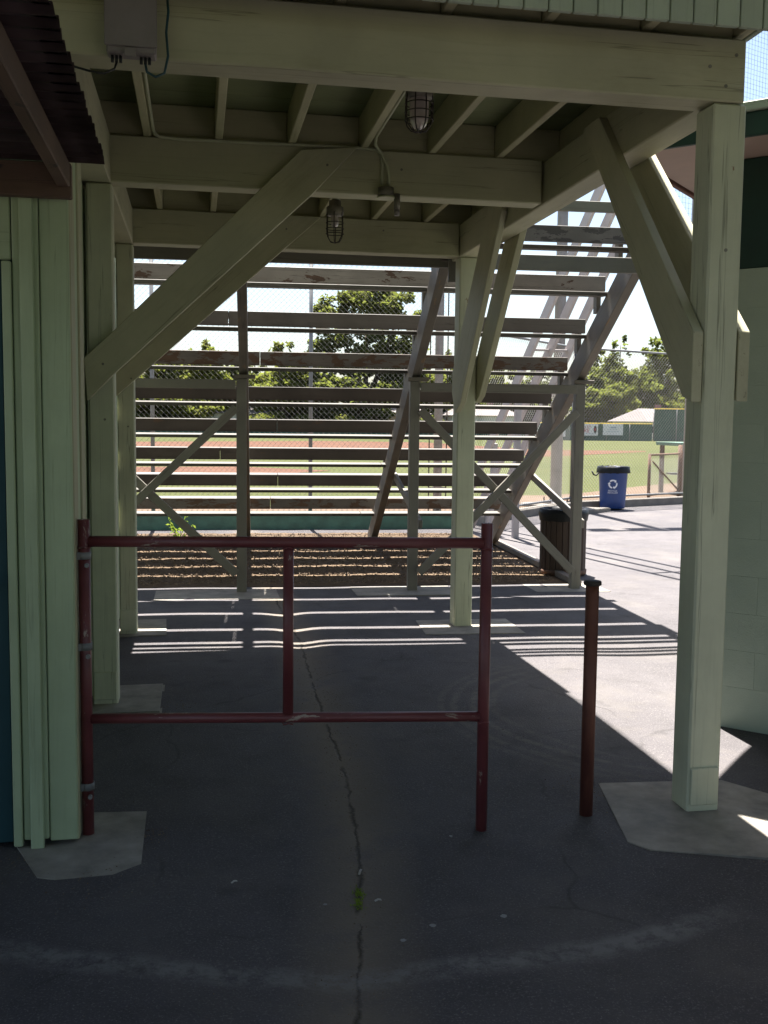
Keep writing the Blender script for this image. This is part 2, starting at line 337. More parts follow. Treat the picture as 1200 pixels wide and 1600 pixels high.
def tube_bm(bm, pts, r, seg=8, closed=False):
    """sweep a circle along points into bm"""
    pts = [Vector(p) for p in pts]; n = len(pts); rings = []; prev = None
    for i, p in enumerate(pts):
        a = pts[(i-1) % n] if (i > 0 or closed) else p; b = pts[(i+1) % n] if (i < n-1 or closed) else p
        t = (b-a).normalized(); ref = prev if prev is not None else (Vector((0, 0, 1)) if abs(t.z) < 0.9 else Vector((1, 0, 0)))
        x = (ref-t*ref.dot(t)).normalized(); prev = x; y = t.cross(x)
        rr = r[i] if isinstance(r, (list, tuple)) else r
        rings.append([bm.verts.new(p+x*rr*math.cos(k*2*math.pi/seg)+y*rr*math.sin(k*2*math.pi/seg)) for k in range(seg)])
    for i in range(n if closed else n-1):
        A, B = rings[i], rings[(i+1) % n]
        for k in range(seg): bm.faces.new((A[k], A[(k+1) % seg], B[(k+1) % seg], B[k]))
    if not closed: bm.faces.new(rings[0][::-1]); bm.faces.new(rings[-1])
def sweep(name, pts, r, mat, parent=None, seg=8, closed=False):
    bm = bmesh.new(); c = Vector(pts[0]); tube_bm(bm, [Vector(p)-c for p in pts], r, seg, closed)
    return put(name, mesh_from(bm, name, True), mat, parent, Matrix.Translation(c))
def lathe_me(prof, seg=24, wob=0.0):
    bm = bmesh.new(); rings = []
    for r, z in prof:
        rings.append([bm.verts.new(((r+random.uniform(-wob, wob))*math.cos(k*2*math.pi/seg), (r+random.uniform(-wob, wob))*math.sin(k*2*math.pi/seg), z+random.uniform(-wob, wob))) for k in range(seg)])
    for A, B in zip(rings, rings[1:]):
        for k in range(seg): bm.faces.new((A[k], A[(k+1) % seg], B[(k+1) % seg], B[k]))
    return mesh_from(bm, 'lathe', True)
def poly_sheet(name, pts, z, mat, kind='structure', thick=0.0):
    bm = bmesh.new(); f = bm.faces.new([bm.verts.new((x, y, z)) for x, y in pts])
    if f.normal.z < 0 or True: bmesh.ops.recalc_face_normals(bm, faces=[f])
    bm.normal_update()
    if f.normal.z < 0: f.normal_flip()
    if thick > 0:
        r = bmesh.ops.extrude_face_region(bm, geom=[f]); vs_ = [e for e in r['geom'] if isinstance(e, bmesh.types.BMVert)]
        bmesh.ops.translate(bm, verts=vs_, vec=(0, 0, thick)); bmesh.ops.recalc_face_normals(bm, faces=bm.faces[:])
        bmesh.ops.bevel(bm, geom=[e for e in bm.edges if all(v.co.z > z+thick*0.5 for v in e.verts)], offset=0.012, segments=2, affect='EDGES')
    return tag(put(name, mesh_from(bm, name), mat), kind=kind)

# ------------------------------------------------------------------ the setting: ground, asphalt, field
bm = bmesh.new(); bmesh.ops.create_grid(bm, x_segments=2, y_segments=2, size=900)
struct('ground', mesh_from(bm, 'ground'), 'grass', Matrix.Translation((0, 300, -0.06)))
def hgt(x, y):
    d = abs(x-crack_x(y)); h = 0.0
    if y < 9: h -= 0.020*math.exp(-(d/0.13)**2)*(1 if y > 6 else 0.7)
    k = 1.0-0.75*min(1.0, max(0.0, (y-5.5)/1.5))
    h += k*(0.010*math.sin(1.7*x+0.9*y)+0.007*math.sin(3.9*x-1.3*y+1.0)+0.004*math.sin(7.1*x+2.2))
    for px, py in ((2.07, 3.85), (-0.5, 3.95), (-0.5, 5.85), (2.07, 7.75), (-0.5, 7.8), (1.1, 3.77), (1.58, 3.85)):
        h *= 1-math.exp(-((x-px)**2+(y-py)**2)/0.25)
    return h-0.012
xs = [-25, -12, -8, -6, -4, -3]+[-2.6+0.06*i for i in range(130)]+[5.5, 6, 7, 8, 10, 12, 15, 20, 30]
ys = [-12, -6, -3, -1, 0, 0.7]+[1.2+0.06*i for i in range(142)]+[10, 10.5, 11, 12, 13, 14, 15, 15.6]
bm = bmesh.new(); grid = [[bm.verts.new((x, y, hgt(x, y))) for x in xs] for y in ys]
for j in range(len(ys)-1):
    for i in range(len(xs)-1): bm.faces.new((grid[j][i], grid[j][i+1], grid[j+1][i+1], grid[j+1][i]))
struct('asphalt', mesh_from(bm, 'asphalt', True), 'asphalt')
poly_sheet('asphalt_apron', [(3.9, 15.6), (30, 15.6), (30, 27.6), (10.2, 19.4), (7.1, 18.2)], -0.012, 'asphalt')
# concrete pads (real slabs a little proud of the asphalt)
def pad(pts, z=0.012): return poly_sheet('concrete_pad', pts, -0.05, 'concrete', thick=0.05+z)
pad([(-0.57, 3.58), (-0.50, 3.55), (-0.22, 3.56), (-0.195, 3.60), (-0.20, 4.16), (-0.62, 4.20), (-0.7, 3.9)], -0.006)
pad([(1.76, 4.19), (1.62, 3.55), (1.68, 3.46), (2.3, 3.25), (2.72, 3.55), (2.35, 4.14)], -0.007)
pad([(-0.72, 5.60), (-0.20, 5.60), (-0.20, 6.22), (-0.72, 6.2)], -0.004)
pad([(-0.72, 7.62), (-0.22, 7.64), (-0.24, 8.28), (-0.72, 8.28)], -0.004)
pad([(1.70, 7.42), (2.50, 7.36), (2.52, 7.96), (1.74, 7.98)], -0.008)
for i, (u0, u1) in enumerate(((-0.40, 0.75), (1.45, 2.45), (3.2, 3.95), (-2.0, -0.9))):
    pad([(u0, 9.15+0.02*i), (u1, 9.12), (u1, 9.66), (u0, 9.70)], -0.007)
# infield dirt and warning track lie on the grass
for pts in ([(-30, 70), (-4.4, 79), (10.5, 87), (19, 84.9), (21.8, 61.9), (28.8, 61.9), (27.4, 58.8), (17.4, 49.3), (14.2, 63.2), (7.8, 64.9), (-3.5, 62.1), (-30, 52)],
            [(-14, 33), (-2.1, 36.7), (1.6, 37.0), (4.5, 34.1), (1.4, 30.7), (-1.7, 30.3), (-14, 25)]):
    poly_sheet('infield_dirt', pts, -0.05, 'dirt')
poly_sheet('warning_track', [(-14, 15.6), (3.6, 15.6), (7.0, 18.55), (10.1, 19.8), (22, 24.2), (22, 33.5), (14.7, 28.1), (11.8, 25.7), (9.4, 23.4), (8.1, 22.5), (6.9, 22.4), (3, 19.4), (-14, 19.4)], -0.052, 'track')
# kerb along the wing fence
def kerb(pts, w, h0, h1, mat='concrete2'):
    for (a, b) in zip(pts, pts[1:]):
        m, L = axes((a[0], a[1], (h0+h1)/2), (b[0], b[1], (h0+h1)/2)); tag(put('kerb', shared_box(L, w, h1-h0, mat, 0.012), mat, None, m), kind='structure')
kerb([(3.9, 15.15), (6.95, 18.22)], 0.22, -0.06, 0.13)
kerb([(7.0, 18.26), (10.2, 19.56), (16.5, 22.3)], 0.20, -0.06, 0.14)
poly_sheet('concrete_pad', [(5.6, 17.55), (6.4, 16.75), (7.6, 17.75), (6.9, 18.1)], -0.05, 'concrete2', thick=0.11)

# ------------------------------------------------------------------ press box on posts (the covered passage)
PB = thing('press_box', (2.08, 3.87, 0), 'raised pale green timber press box on square posts with open joisted floor', 'press box')
def post(name, x0, x1, y0, y1, z1, parent=PB, mat='post'):
    return span(name, x0, x1, y0, y1, -0.03, z1, mat, parent, 0.008)
p_r0 = post('post', 2.005, 2.148, 3.80, 3.945, 2.868)
p_r2 = post('post', 2.003, 2.148, 7.70, 7.845, 2.878)
p_l1 = post('post', -0.585, -0.447, 5.80, 5.94, 2.878)
p_l2 = post('post', -0.575, -0.452, 7.72, 7.86, 2.878)
for (cx, cy, p, s) in ((2.076, 3.8, p_r0, 0.155), (-0.516, 5.80, p_l1, 0.155), (-0.514, 7.72, p_l2, 0.145)):   # spliced patch blocks at post feet
    block('patch_board', (cx, cy-0.004, 0.10), (0.16, 0.014, s*0.8), 'post', p, rot=Matrix.Rotation(R(-90), 4, 'Y'))
# cross beams
span('beam', -1.6, 2.133, 3.795, 3.945, 2.872, 3.112, 'beam', PB, 0.006)
span('beam', -0.62, 1.985, 5.775, 5.915, 2.882, 3.13, 'beam', PB, 0.006)
span('beam', -0.62, 1.997, 7.705, 7.845, 2.882, 3.13, 'beam', PB, 0.006)
# side beams running back
span('beam', 2.000, 2.150, 3.948, 8.12, 2.880, 3.126, 'beam', PB, 0.006)
span('beam', -0.62, -0.45, 3.948, 5.772, 2.876, 3.126, 'beam', PB, 0.006)
span('beam', -0.62, -0.45, 5.918, 7.702, 2.878, 3.126, 'beam', PB, 0.006)
# joists, blocking and floor boards
JX = [-1.46, -1.06, -0.656, -0.256, 0.127, 0.527, 0.932, 1.330, 1.732, 2.125]
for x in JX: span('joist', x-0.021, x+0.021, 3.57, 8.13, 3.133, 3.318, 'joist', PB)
for y in (3.87, 5.84, 7.78):
    for a, b in zip(JX, JX[1:]): span('blocking', a+0.022, b-0.022, y-0.02, y+0.02, 3.134, 3.317, 'joist', PB)
y = 3.57
while y < 8.1:
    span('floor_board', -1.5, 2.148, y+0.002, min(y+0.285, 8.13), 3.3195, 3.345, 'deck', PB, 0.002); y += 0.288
# walls of the booth above: vertical boards
zt = 6.6  # unseen wall height raised to block sky and darken the foreground
x = -1.52; i = 0
while x < 2.15:
    x2 = min(x+0.0915, 2.152); block('siding_board', ((x+x2)/2, 3.545, (3.052+zt)/2), (zt-3.052, 0.022, x2-x-0.005), 'siding', PB, rot=Matrix.Rotation(R(-90), 4, 'Y'), bev=0.003); x += 0.0915
span('wall_sheathing', -1.5, 2.14, 3.558, 3.568, 3.12, zt-0.02, 'dkgreen', PB, 0)
y = 3.56
while y < 8.15:
    y2 = min(y+0.30, 8.15); block('siding_board', (2.160, (y+y2)/2, (3.128+zt)/2), (zt-3.128, y2-y-0.005, 0.022), 'siding', PB, rot=Matrix.Rotation(R(-90), 4, 'Y'), bev=0.003); y += 0.30
span('back_wall', -1.5, 2.148, 8.132, 8.155, 3.05, zt, 'siding', PB)
span('side_wall', -1.54, -1.515, 3.57, 8.13, 3.13, zt, 'siding', PB)
span('roof', -1.9, 2.17, 2.3, 8.3, zt+0.001, zt+0.09, 'dkgreen', PB)  # front eave deepened out of view to cut overhead skylight
# knee braces
cut_brace('brace', 'Y', [(-0.60, 1.93), (-0.447, 2.075), (0.575, 3.095), (0.885, 3.125), (0.65, 2.871), (-0.44, 1.85), (-0.585, 1.70)], 5.725, 5.773, 'beam', PB)
cut_brace('brace', 'Y', [(-0.59, 2.00), (0.62, 3.12), (0.92, 3.12), (0.64, 2.87), (-0.41, 1.92), (-0.59, 1.76)], 7.655, 7.702, 'beam', PB)
B0 = [(5.07, 3.11), (4.86, 3.11), (3.80, 1.975), (3.80, 1.695), (3.88, 1.72), (4.84, 2.85)]
cut_brace('brace', 'X', B0, 1.955, 1.999, 'beam', PB)
cut_brace('brace', 'X', [(5.12, 3.05), (4.87, 3.05), (3.80, 1.98), (3.80, 1.70), (3.88, 1.73)], 2.153, 2.203, 'beam', PB)
cut_brace('brace', 'X', [(7.70, 1.83), (7.60, 1.68), (7.44, 1.75), (6.47, 2.98), (6.50, 3.10), (6.76, 3.10), (7.70, 1.99)], 1.955, 1.998, 'beam', PB)
cut_brace('brace', 'X', [(7.80, 1.80), (7.74, 1.76), (7.62, 1.81), (6.66, 2.93), (6.70, 3.02), (6.93, 3.02), (7.80, 2.02)], 2.153, 2.20, 'beam', PB)
# bolt heads
for p in ((-0.50, 5.722, 1.90), (0.72, 5.722, 3.02), (-0.47, 7.65, 1.90), (0.66, 7.65, 3.02), (2.09, 3.792, 3.05), (2.05, 3.792, 2.93), (1.98, 3.792, 3.00), (1.15, 5.770, 3.03), (1.40, 7.70, 3.05), (2.08, 3.797, 2.30), (-0.50, 5.797, 1.60), (-0.50, 7.717, 1.55)):
    pipe('bolt', p, (p[0], p[1]+0.012, p[2]), 0.007, 'bolt', PB, 10)

# ------------------------------------------------------------------ building on the left with its awning
CB = thing('clubhouse', (-0.45, 3.9, 0), 'pale green board clad building with teal door beside the covered passage', 'building')
YF = 3.885
def wallboard(x0, x1, y, z0, z1, t=0.022, name='wall_board', mat='wall'): return span(name, x0, x1, y-t, y, z0, z1, mat, CB, 0.004)
wallboard(-0.553, -0.452, YF, 0.01, 2.86); wallboard(-0.647, -0.556, YF-0.004, 0.02, 2.86)
wallboard(-0.620, -0.572, YF-0.0265, -0.02, 2.44, 0.020, 'batten')
wallboard(-0.682, -0.650, YF-0.008, 0.0, 2.16, 0.03, 'door_frame', 'wall'); wallboard(-1.80, -0.652, YF, 2.166, 2.86)
d = span('door', -1.62, -0.685, YF-0.012, YF+0.03, 0.01, 2.16, 'door', CB)
span('panel', -1.50, -0.80, YF-0.024, YF-0.0125, 0.2, 0.95, 'door', d); span('panel', -1.50, -0.80, YF-0.024, YF-0.0125, 1.1, 1.9, 'door', d)
pipe('handle', (-0.78, YF-0.07, 1.0), (-0.78, YF-0.013, 1.0), 0.025, 'galv', d)
for k in range(9): wallboard(-2.2-0.3*k, -1.903-0.3*k, YF, 0.0, 2.86)
wallboard(-1.90, -1.63, YF, 0.0, 2.163)
span('sheathing', -4.88, -0.49, YF+0.032, YF+0.05, 0.0, 2.86, 'door', CB, 0)
# return wall edge: stacked trim boards seen end on
span('corner_board', -0.470, -0.4485, YF+0.002, YF+0.13, 0.0, 2.86, 'trim', CB)
span('corner_board', -0.478, -0.456, YF+0.145, YF+0.27, 0.0, 2.86, 'wall', CB)
span('corner_board', -0.476, -0.4495, YF+0.285, YF+0.42, 0.0, 2.86, 'trim', CB)
span('side_wall', -0.66, -0.60, YF+0.44, 5.79, 0.0, 2.87, 'wall', CB); span('side_wall', -0.70, -0.60, 5.95, 7.71, 0.0, 2.87, 'wall', CB)
span('side_wall', -0.74, -0.62, 7.87, 8.6, 0.0, 2.87, 'wall', CB)
span('end_wall', -0.66, -0.48, YF+0.43, YF+0.438, 0.0, 2.86, 'wall', CB)
span('back_wall', -4.9, -0.75, 8.5, 8.6, 0.0, 2.87, 'wall', CB); span('left_wall', -4.96, -4.90, YF, 8.6, 0, 2.87, 'wall', CB)
span('interior_partition', -0.60, -0.582, 5.96, 7.70, 0.0, 2.87, 'trim', CB)
span('roof', -5.2, -1.56, 3.6, 8.8, 2.88, 3.4, 'dkgreen', CB)
# awning: corrugated sheet with ridges along X, on brown rafters
bm = bmesh.new(); n = 150; y0, y1 = 1.9, 3.79; xs2 = [-2.6, -1.5, -0.9, -0.6, -0.45, -0.312]
rows = []
for j in range(n+1):
    yy = y0+(y1-y0)*j/n; z = 2.525-0.01*(yy-y0)+0.011*math.sin(2*math.pi*yy/0.076)
    rows.append([bm.verts.new((x+0.003*math.sin(yy*23)*(x > -0.4), yy, z)) for x in xs2])
for A, B in zip(rows, rows[1:]):
    for i in range(len(xs2)-1): bm.faces.new((A[i], A[i+1], B[i+1], B[i]))
bmesh.ops.solidify(bm, geom=bm.faces[:], thickness=0.002)
AW = put('awning', mesh_from(bm, 'awning', True), 'corr', CB)
AW['label'] = 'rusty brown corrugated awning on dark rafters'
timber('rafter', (-0.455, 1.9, 2.462), (-0.455, 3.775, 2.452), 0.044, 0.085, 'darkwood', AW); timber('rafter', (-1.2, 1.9, 2.462), (-1.2, 3.775, 2.452), 0.044, 0.085, 'darkwood', AW)
timber('rafter', (-1.95, 1.9, 2.462), (-1.95, 3.775, 2.452), 0.044, 0.085, 'darkwood', AW)
span('header', -2.6, -0.43, 3.778, 3.822, 2.375, 2.495, 'darkwood', AW); span('front_beam', -2.6, -0.40, 1.82, 1.88, 2.36, 2.50, 'darkwood', AW)
span('prop', -2.55, -2.47, 1.80, 1.88, -0.03, 2.358, 'darkwood', AW); span('prop', -1.75, -1.67, 1.80, 1.88, -0.03, 2.358, 'darkwood', AW)

# ------------------------------------------------------------------ fittings on the press box
JB = thing('junction_box', (-0.215, 3.72, 2.85), 'grey metal electrical box fixed to the front beam with dangling cables', 'electrical box')
span('body', -0.300, -0.132, 3.722, 3.793, 2.862, 3.20, 'boxgrey', JB, 0.006); span('cover', -0.305, -0.128, 3.712, 3.7215, 2.882, 3.21, 'boxgrey', JB, 0.004)
span('latch', -0.238, -0.200, 3.703, 3.7115, 2.845, 2.876, 'boxgrey', JB, 0.003)
for x in (-0.268, -0.170):
    for k in range(3): pipe('cable_gland', (x+0.014*k-0.014, 3.755, 2.838), (x+0.014*k-0.014, 3.755, 2.861), 0.0055, 'black', JB, 8)
sweep('cable', [(-0.268, 3.755, 2.838), (-0.275, 3.75, 2.815), (-0.31, 3.745, 2.795), (-0.36, 3.745, 2.80), (-0.42, 3.75, 2.815)], 0.004, 'black', JB)
sweep('cable', [(-0.170, 3.755, 2.838), (-0.165, 3.75, 2.812), (-0.135, 3.745, 2.795), (-0.105, 3.745, 2.81), (-0.092, 3.748, 2.87), (-0.098, 3.75, 2.95), (-0.090, 3.75, 3.02), (-0.093, 3.75, 3.06)], 0.0045, 'cable', JB)

def cage_lamp(loc, label, big):
    x, y, z = loc; t = thing('cage_lamp', loc, label, 'lamp', 'caged lamps under the press box floor')
    r = 0.058 if big else 0.050; h = 0.20 if big else 0.22
    o = put('base', lathe_me([(0.0, 0.03), (r*0.72, 0.03), (r*0.75, 0.0), (r*1.02, -0.008), (r*1.05, -0.05), (r*0.92, -0.058), (0.0, -0.058)], 20), 'lampmetal', t, Matrix.Translation(loc))
    gl = [(r*0.70, -0.055), (r*0.74, -0.10), (r*0.72, -0.14), (r*0.60, -0.165), (r*0.35, -0.182), (0.0, -0.188)]
    if not big: gl = [(r*0.42, -0.055), (r*0.46, -0.085), (r*0.44, -0.11), (r*0.25, -0.125), (0.0, -0.128)]
    put('glass', lathe_me(gl, 20), 'lampglass', t, Matrix.Translation(loc))
    bm = bmesh.new(); n = 8 if big else 6
    for k in range(n):
        a = k*2*math.pi/n+0.3; pts = [(r*1.02, -0.04), (r*1.06, -0.08), (r*1.06, -h*0.70), (r*0.94, -h*0.84), (r*0.6, -h*0.96), (0.0, -h)]
        tube_bm(bm, [(q*math.cos(a), q*math.sin(a), zz) for q, zz in pts], 0.0028, 6)
    for zz in ([-0.08, -0.115, -0.15] if big else [-0.10, -0.135, -0.165]):
        tube_bm(bm, [(r*1.06*math.cos(k*2*math.pi/20), r*1.06*math.sin(k*2*math.pi/20), zz) for k in range(20)], 0.0026, 6, True)
    put('cage', mesh_from(bm, 'cage', True), 'iron', t, Matrix.Translation(loc)); return t
l1 = cage_lamp((0.955, 4.42, 3.055), 'large caged jelly jar lamp just behind the front beam', True)
l2 = cage_lamp((0.825, 6.18, 2.895), 'slim caged lamp with bare bulb hanging behind the second cross beam', False)
span('mount', 0.92, 0.99, 4.38, 4.46, 3.086, 3.318, 'joist', l1); pipe('stem', (0.825, 6.18, 2.925), (0.825, 6.18, 3.318), 0.018, 'conduit', l2, 10)
pipe('stem_tube', (0.852, 6.215, 2.925), (0.852, 6.215, 3.318), 0.008, 'conduit', l2, 8)
CN = thing('conduit_run', (1.04, 5.76, 2.87), 'painted electrical conduit clipped along the second cross beam to a round box', 'conduit')
yb = 5.762
sweep('conduit', [(-0.222, 3.96, 3.150), (-0.222, 5.70, 3.148), (-0.216, 5.745, 3.14), (-0.19, yb, 3.128), (-0.1, yb, 3.122), (0.9, yb, 3.132), (1.0, yb, 3.130), (1.032, yb, 3.10), (1.036, yb, 3.05), (1.036, yb, 2.92)], 0.0095, 'conduit', CN)
sweep('conduit', [(0.972, 4.5, 3.16), (0.972, 5.60, 3.155), (0.985, 5.70, 3.14), (1.03, 5.742, 3.10), (1.06, 5.742, 3.04), (1.073, 5.75, 2.98), (1.075, yb, 2.92)], 0.009, 'conduit', CN)
pipe('round_box', (1.055, 5.745, 2.868), (1.055, 5.745, 2.918), 0.046, 'lampmetal', CN, 18); pipe('box_lid', (1.055, 5.745, 2.858), (1.055, 5.745, 2.867), 0.052, 'conduit', CN, 18)
b = pipe('photocell', (1.118, 5.735, 2.80), (1.118, 5.735, 2.885), 0.018, 'lampmetal', CN, 12); pipe('photocell_lens', (1.118, 5.735, 2.765), (1.118, 5.735, 2.799), 0.015, 'boxgrey', b, 12)

# ------------------------------------------------------------------ red pipe barrier and bollard
gl, gr = Vector((-0.424, 3.955, 0)), Vector((1.105, 3.765, 0))
PBR = thing('pipe_barrier', (0.34, 3.86, 0), 'dark red welded pipe barrier with two rails strapped to the green building', 'barrier')
pipe('post', gl+Vector((0, 0, -0.02)), gl+Vector((0.0, 0, 1.222)), 0.0225, 'redpipe', PBR, 20); pipe('post', gr+Vector((0, 0, -0.04)), gr+Vector((0, 0, 1.215)), 0.0225, 'redpipe', PBR, 20)
for z, r in ((1.138, 0.0215), (0.450, 0.020)): pipe('rail', gl+Vector((0.02, 0, z)), gr+Vector((-0.015, 0, z)), r, 'redpipe', PBR, 20)
mid = gl.lerp(gr, 0.502); pipe('middle_post', mid+Vector((0, 0, 0.465)), mid+Vector((0, 0, 1.122)), 0.0205, 'redpipe', PBR, 20)
for p, z, r in ((gl, 1.138, 0.026), (gr, 1.138, 0.026), (mid, 1.138, 0.0245), (mid, 0.45, 0.023), (gr, 0.45, 0.025)):
    sweep('weld', [(p.x+r*0.9*math.cos(a), p.y+r*0.9*math.sin(a), z-0.022+0.004*math.sin(3*a)) for a in [k*math.pi/6 for k in range(12)]], 0.003, 'redpipe', PBR, 5, True)
for z in (1.085, 0.735, 0.185):
    sp = put('strap', lathe_me([(0.0235, -0.014), (0.0262, -0.014), (0.0262, 0.014), (0.0235, 0.014)], 24), 'galv', PBR, Matrix.Translation((gl.x, gl.y, z)))
    block('tab', (gl.x-0.040, gl.y-0.024, z), (0.055, 0.004, 0.028), 'galv', sp, 0, 0.001); block('tab', (gl.x-0.036, gl.y+0.024, z), (0.045, 0.004, 0.028), 'galv', sp, 0, 0.001)
    pipe('bolt', (gl.x+0.012, gl.y-0.036, z-0.035), (gl.x+0.012, gl.y-0.022, z-0.035), 0.009, 'galv', sp, 6)
BO = thing('bollard', (1.580, 3.85, 0), 'single rusty red steel bollard with flat cap beside the barrier', 'bollard')
pipe('pipe', (1.580, 3.85, -0.04), (1.580, 3.85, 0.948), 0.0275, 'bollard', BO, 24)
put('cap', lathe_me([(0.0, 0.972), (0.020, 0.971), (0.034, 0.968), (0.0365, 0.963), (0.0365, 0.952), (0.030, 0.9485), (0.0, 0.9485)], 24), 'iron', BO, Matrix.Translation((1.580, 3.85, 0)))

# ------------------------------------------------------------------ block building on the right, turned 45 degrees
wc = Vector((2.745, 4.94, 0)); e1 = Vector((1, -1, 0)).normalized(); e2 = Vector((1, 1, 0)).normalized()
KB = thing('block_building', wc, 'pale green concrete block building with dark green upper wall and eaves', 'building')
rz1 = math.atan2(e1.y, e1.x); nb = -e2
zc = 0.0
for row in range(12):
    off = -0.2 if row % 2 else 0.0
    for k in range(16):  # wall run lengthened out of view to block sky from this side
        a = max(0.0, off+0.4*k); b = min(6.2, off+0.4*k+0.4)
        if b-a < 0.05: continue
        c = wc+e1*((a+b)/2)+e2*0.095; block('block', (c.x, c.y, 0.2*row+0.1+0.012), (b-a-0.0015, 0.19, 0.1985), 'cmu', KB, rz1, 0.001)
def kbbox(name, s0, s1, t0, t1, z0, z1, mat, parent=KB, bev=0.004):
    c = wc+e1*((s0+s1)/2)+e2*((t0+t1)/2); return block(name, (c.x, c.y, (z0+z1)/2), (s1-s0, t1-t0, z1-z0), mat, parent, rz1, bev)
kbbox('mortar', 0.004, 6.196, 0.0015, 0.18, -0.03, 2.405, 'cmu', bev=0); kbbox('wall', 0.0, 0.19, 0.191, 4.0, -0.03, 2.41, 'cmu'); kbbox('wall', 0.2, 6.2, 3.8, 4.0, -0.03, 2.97, 'cmu')
kbbox('wall', 6.0, 6.2, 0.2, 3.79, -0.03, 2.97, 'cmu')
for k in range(20): kbbox('shutter_slat', 0.0+0.308*k, 0.303+0.308*k, 0.01, 0.04, 2.413, 2.97, 'dkgreen')
kbbox('upper_wall', 0.0, 0.19, 0.041, 3.79, 2.413, 2.97, 'dkgreen')
ov = 0.43
kbbox('soffit', -ov, 6.2+ov, -ov, 4.0+ov, 2.973, 3.0, 'soffit')
kbbox('fascia', -ov-0.03, 6.2+ov, -ov-0.03, -ov-0.002, 2.955, 3.065, 'dkgreen'); kbbox('fascia', -ov-0.03, -ov-0.002, -ov, 4.0+ov, 2.955, 3.065, 'roofred')
kbbox('roof', -ov-0.05, 6.2+ov, -ov-0.05, 4.0+ov, 3.067, 3.11, 'siding')

# ------------------------------------------------------------------ bleachers seen from behind
th = R(-3.3); U = Vector((math.cos(th), math.sin(th), 0)); V = Vector((-math.sin(th), math.cos(th), 0)); ZZ = Vector((0, 0, 1)); b0 = Vector((2.027, 9.468, 0))
def bl(u, v, z): return b0+U*u+V*v+ZZ*z
BL = thing('bleachers', b0, 'old grey timber bleachers with peeling seat planks seen from behind', 'bleachers')
UP = [-3.27, -1.60, 0.03, 1.65]
UL, UR = -4.3, 1.70
RUN, RISE = 0.54, 0.331
def bboard(name, u0, u1, v, z, wv, wz, mat, tilt=0.0):
    """plank along U, centred at v,z"""
    return timber(name, bl(u0, v, z+tilt), bl(u1, v, z-tilt), wv, wz, mat, BL, V)
for k in range(9):
    vs_, zs_ = 3.28-RUN*k, 0.63+RISE*k; vf, zf = 3.02-RUN*k, 0.469+RISE*k
    ur = UR-0.02 if k < 8 else UR+0.02
    j = random.uniform(-0.55, 0.25)
    worn = ('seat_worn', 'seat_dark', 'seat_dark', 'seat_dark', 'seat_dark', 'seat_worn', 'seat', 'seat_pale', 'seat_bare')[k]
    dz = random.uniform(-0.004, 0.004)
    for (ua, ub) in ((UL, j-1.4), (j-1.396, ur)):
        bboard('seat_plank', ua, ub, vs_+0.192, zs_-0.020, 0.340, 0.040, 'seat')
        bboard('riser_board', ua, ub, vs_, zs_-0.068+dz, 0.040, 0.136, worn)
    j = random.uniform(-0.7, 0.9)
    for (ua, ub) in (((UL, j), (j+0.004, ur-0.05)) if k < 8 else ()):
        timber('foot_plank', bl(ua, vf+0.102, zf-0.020), bl(ub, vf+0.102, zf-0.020), 0.205, 0.036, 'seat', BL, V+ZZ*0.06)
    for u in UP:   # upright cleats that carry each seat on its stringer
        timber('cleat', bl(u, vs_+0.115, zf-0.16), bl(u, vs_+0.115, zs_-0.042), 0.040, 0.10, 'stringer', BL, U)
sl_ = RISE/RUN
for i, u in enumerate(UP):
    v0_, v1_ = 3.72, -1.40
    zl = lambda v: 0.469-0.042+(3.13-v)*sl_-0.205
    timber('stringer', bl(u, v0_, max(0.02, zl(v0_))), bl(u, v1_, zl(v1_)), 0.082, 0.235, 'stringer', BL, U)
    timber('post', bl(u-0.02, 0.0, -0.04), bl(u-0.02, 0.0, 1.99), 0.092, 0.092, 'bpost', BL, V)
    timber('post_cap', bl(u-0.09, -0.01, 2.01), bl(u+0.11, -0.01, 2.01), 0.10, 0.036, 'stringer', BL, V)
    ku = u+0.065 if i > 1 else u-0.02
    timber('knee_brace', bl(ku, 2.05, 1.02), bl(ku, 0.05, 0.62), 0.036, 0.085, 'bpost', BL, U)
    if i == 3: timber('ground_sill', bl(u+0.05, 3.9, 0.025), bl(u+0.05, 0.1, 0.025), 0.08, 0.06, 'stringer', BL, U)
    timber('guard_post', bl(u+0.05, -1.50, 2.72), bl(u+0.05, -1.50, 4.02), 0.085, 0.04, 'bpost', BL, U)
bboard('shadow_batten', UL, UR, -1.245, 3.06, 0.085, 0.036, 'seat_dark')  # thin board added to split the last sunlit stripe on the ground
bboard('end_header', UL, UR+0.06, -1.425, 2.905, 0.040, 0.125, 'bpost')
for z in (3.36, 3.62, 3.92): bboard('guard_rail', UL, UR+0.05, -1.455, z, 0.038, 0.085, 'bpost')
for (ua, ub) in ((UP[0]-0.02, UP[1]-0.07), (UP[2]+0.03, UP[3]-0.07)):
    bboard('tie_board', ua, ub, -0.07, 1.935, 0.036, 0.085, 'bpost')
    timber('cross_brace', bl(ua, -0.068, 1.72), bl(ub, -0.068, 0.17), 0.030, 0.078, 'bpost', BL, V)
    timber('cross_brace', bl(ua, -0.105, 0.17), bl(ub, -0.105, 1.72), 0.030, 0.078, 'bpost', BL, V)
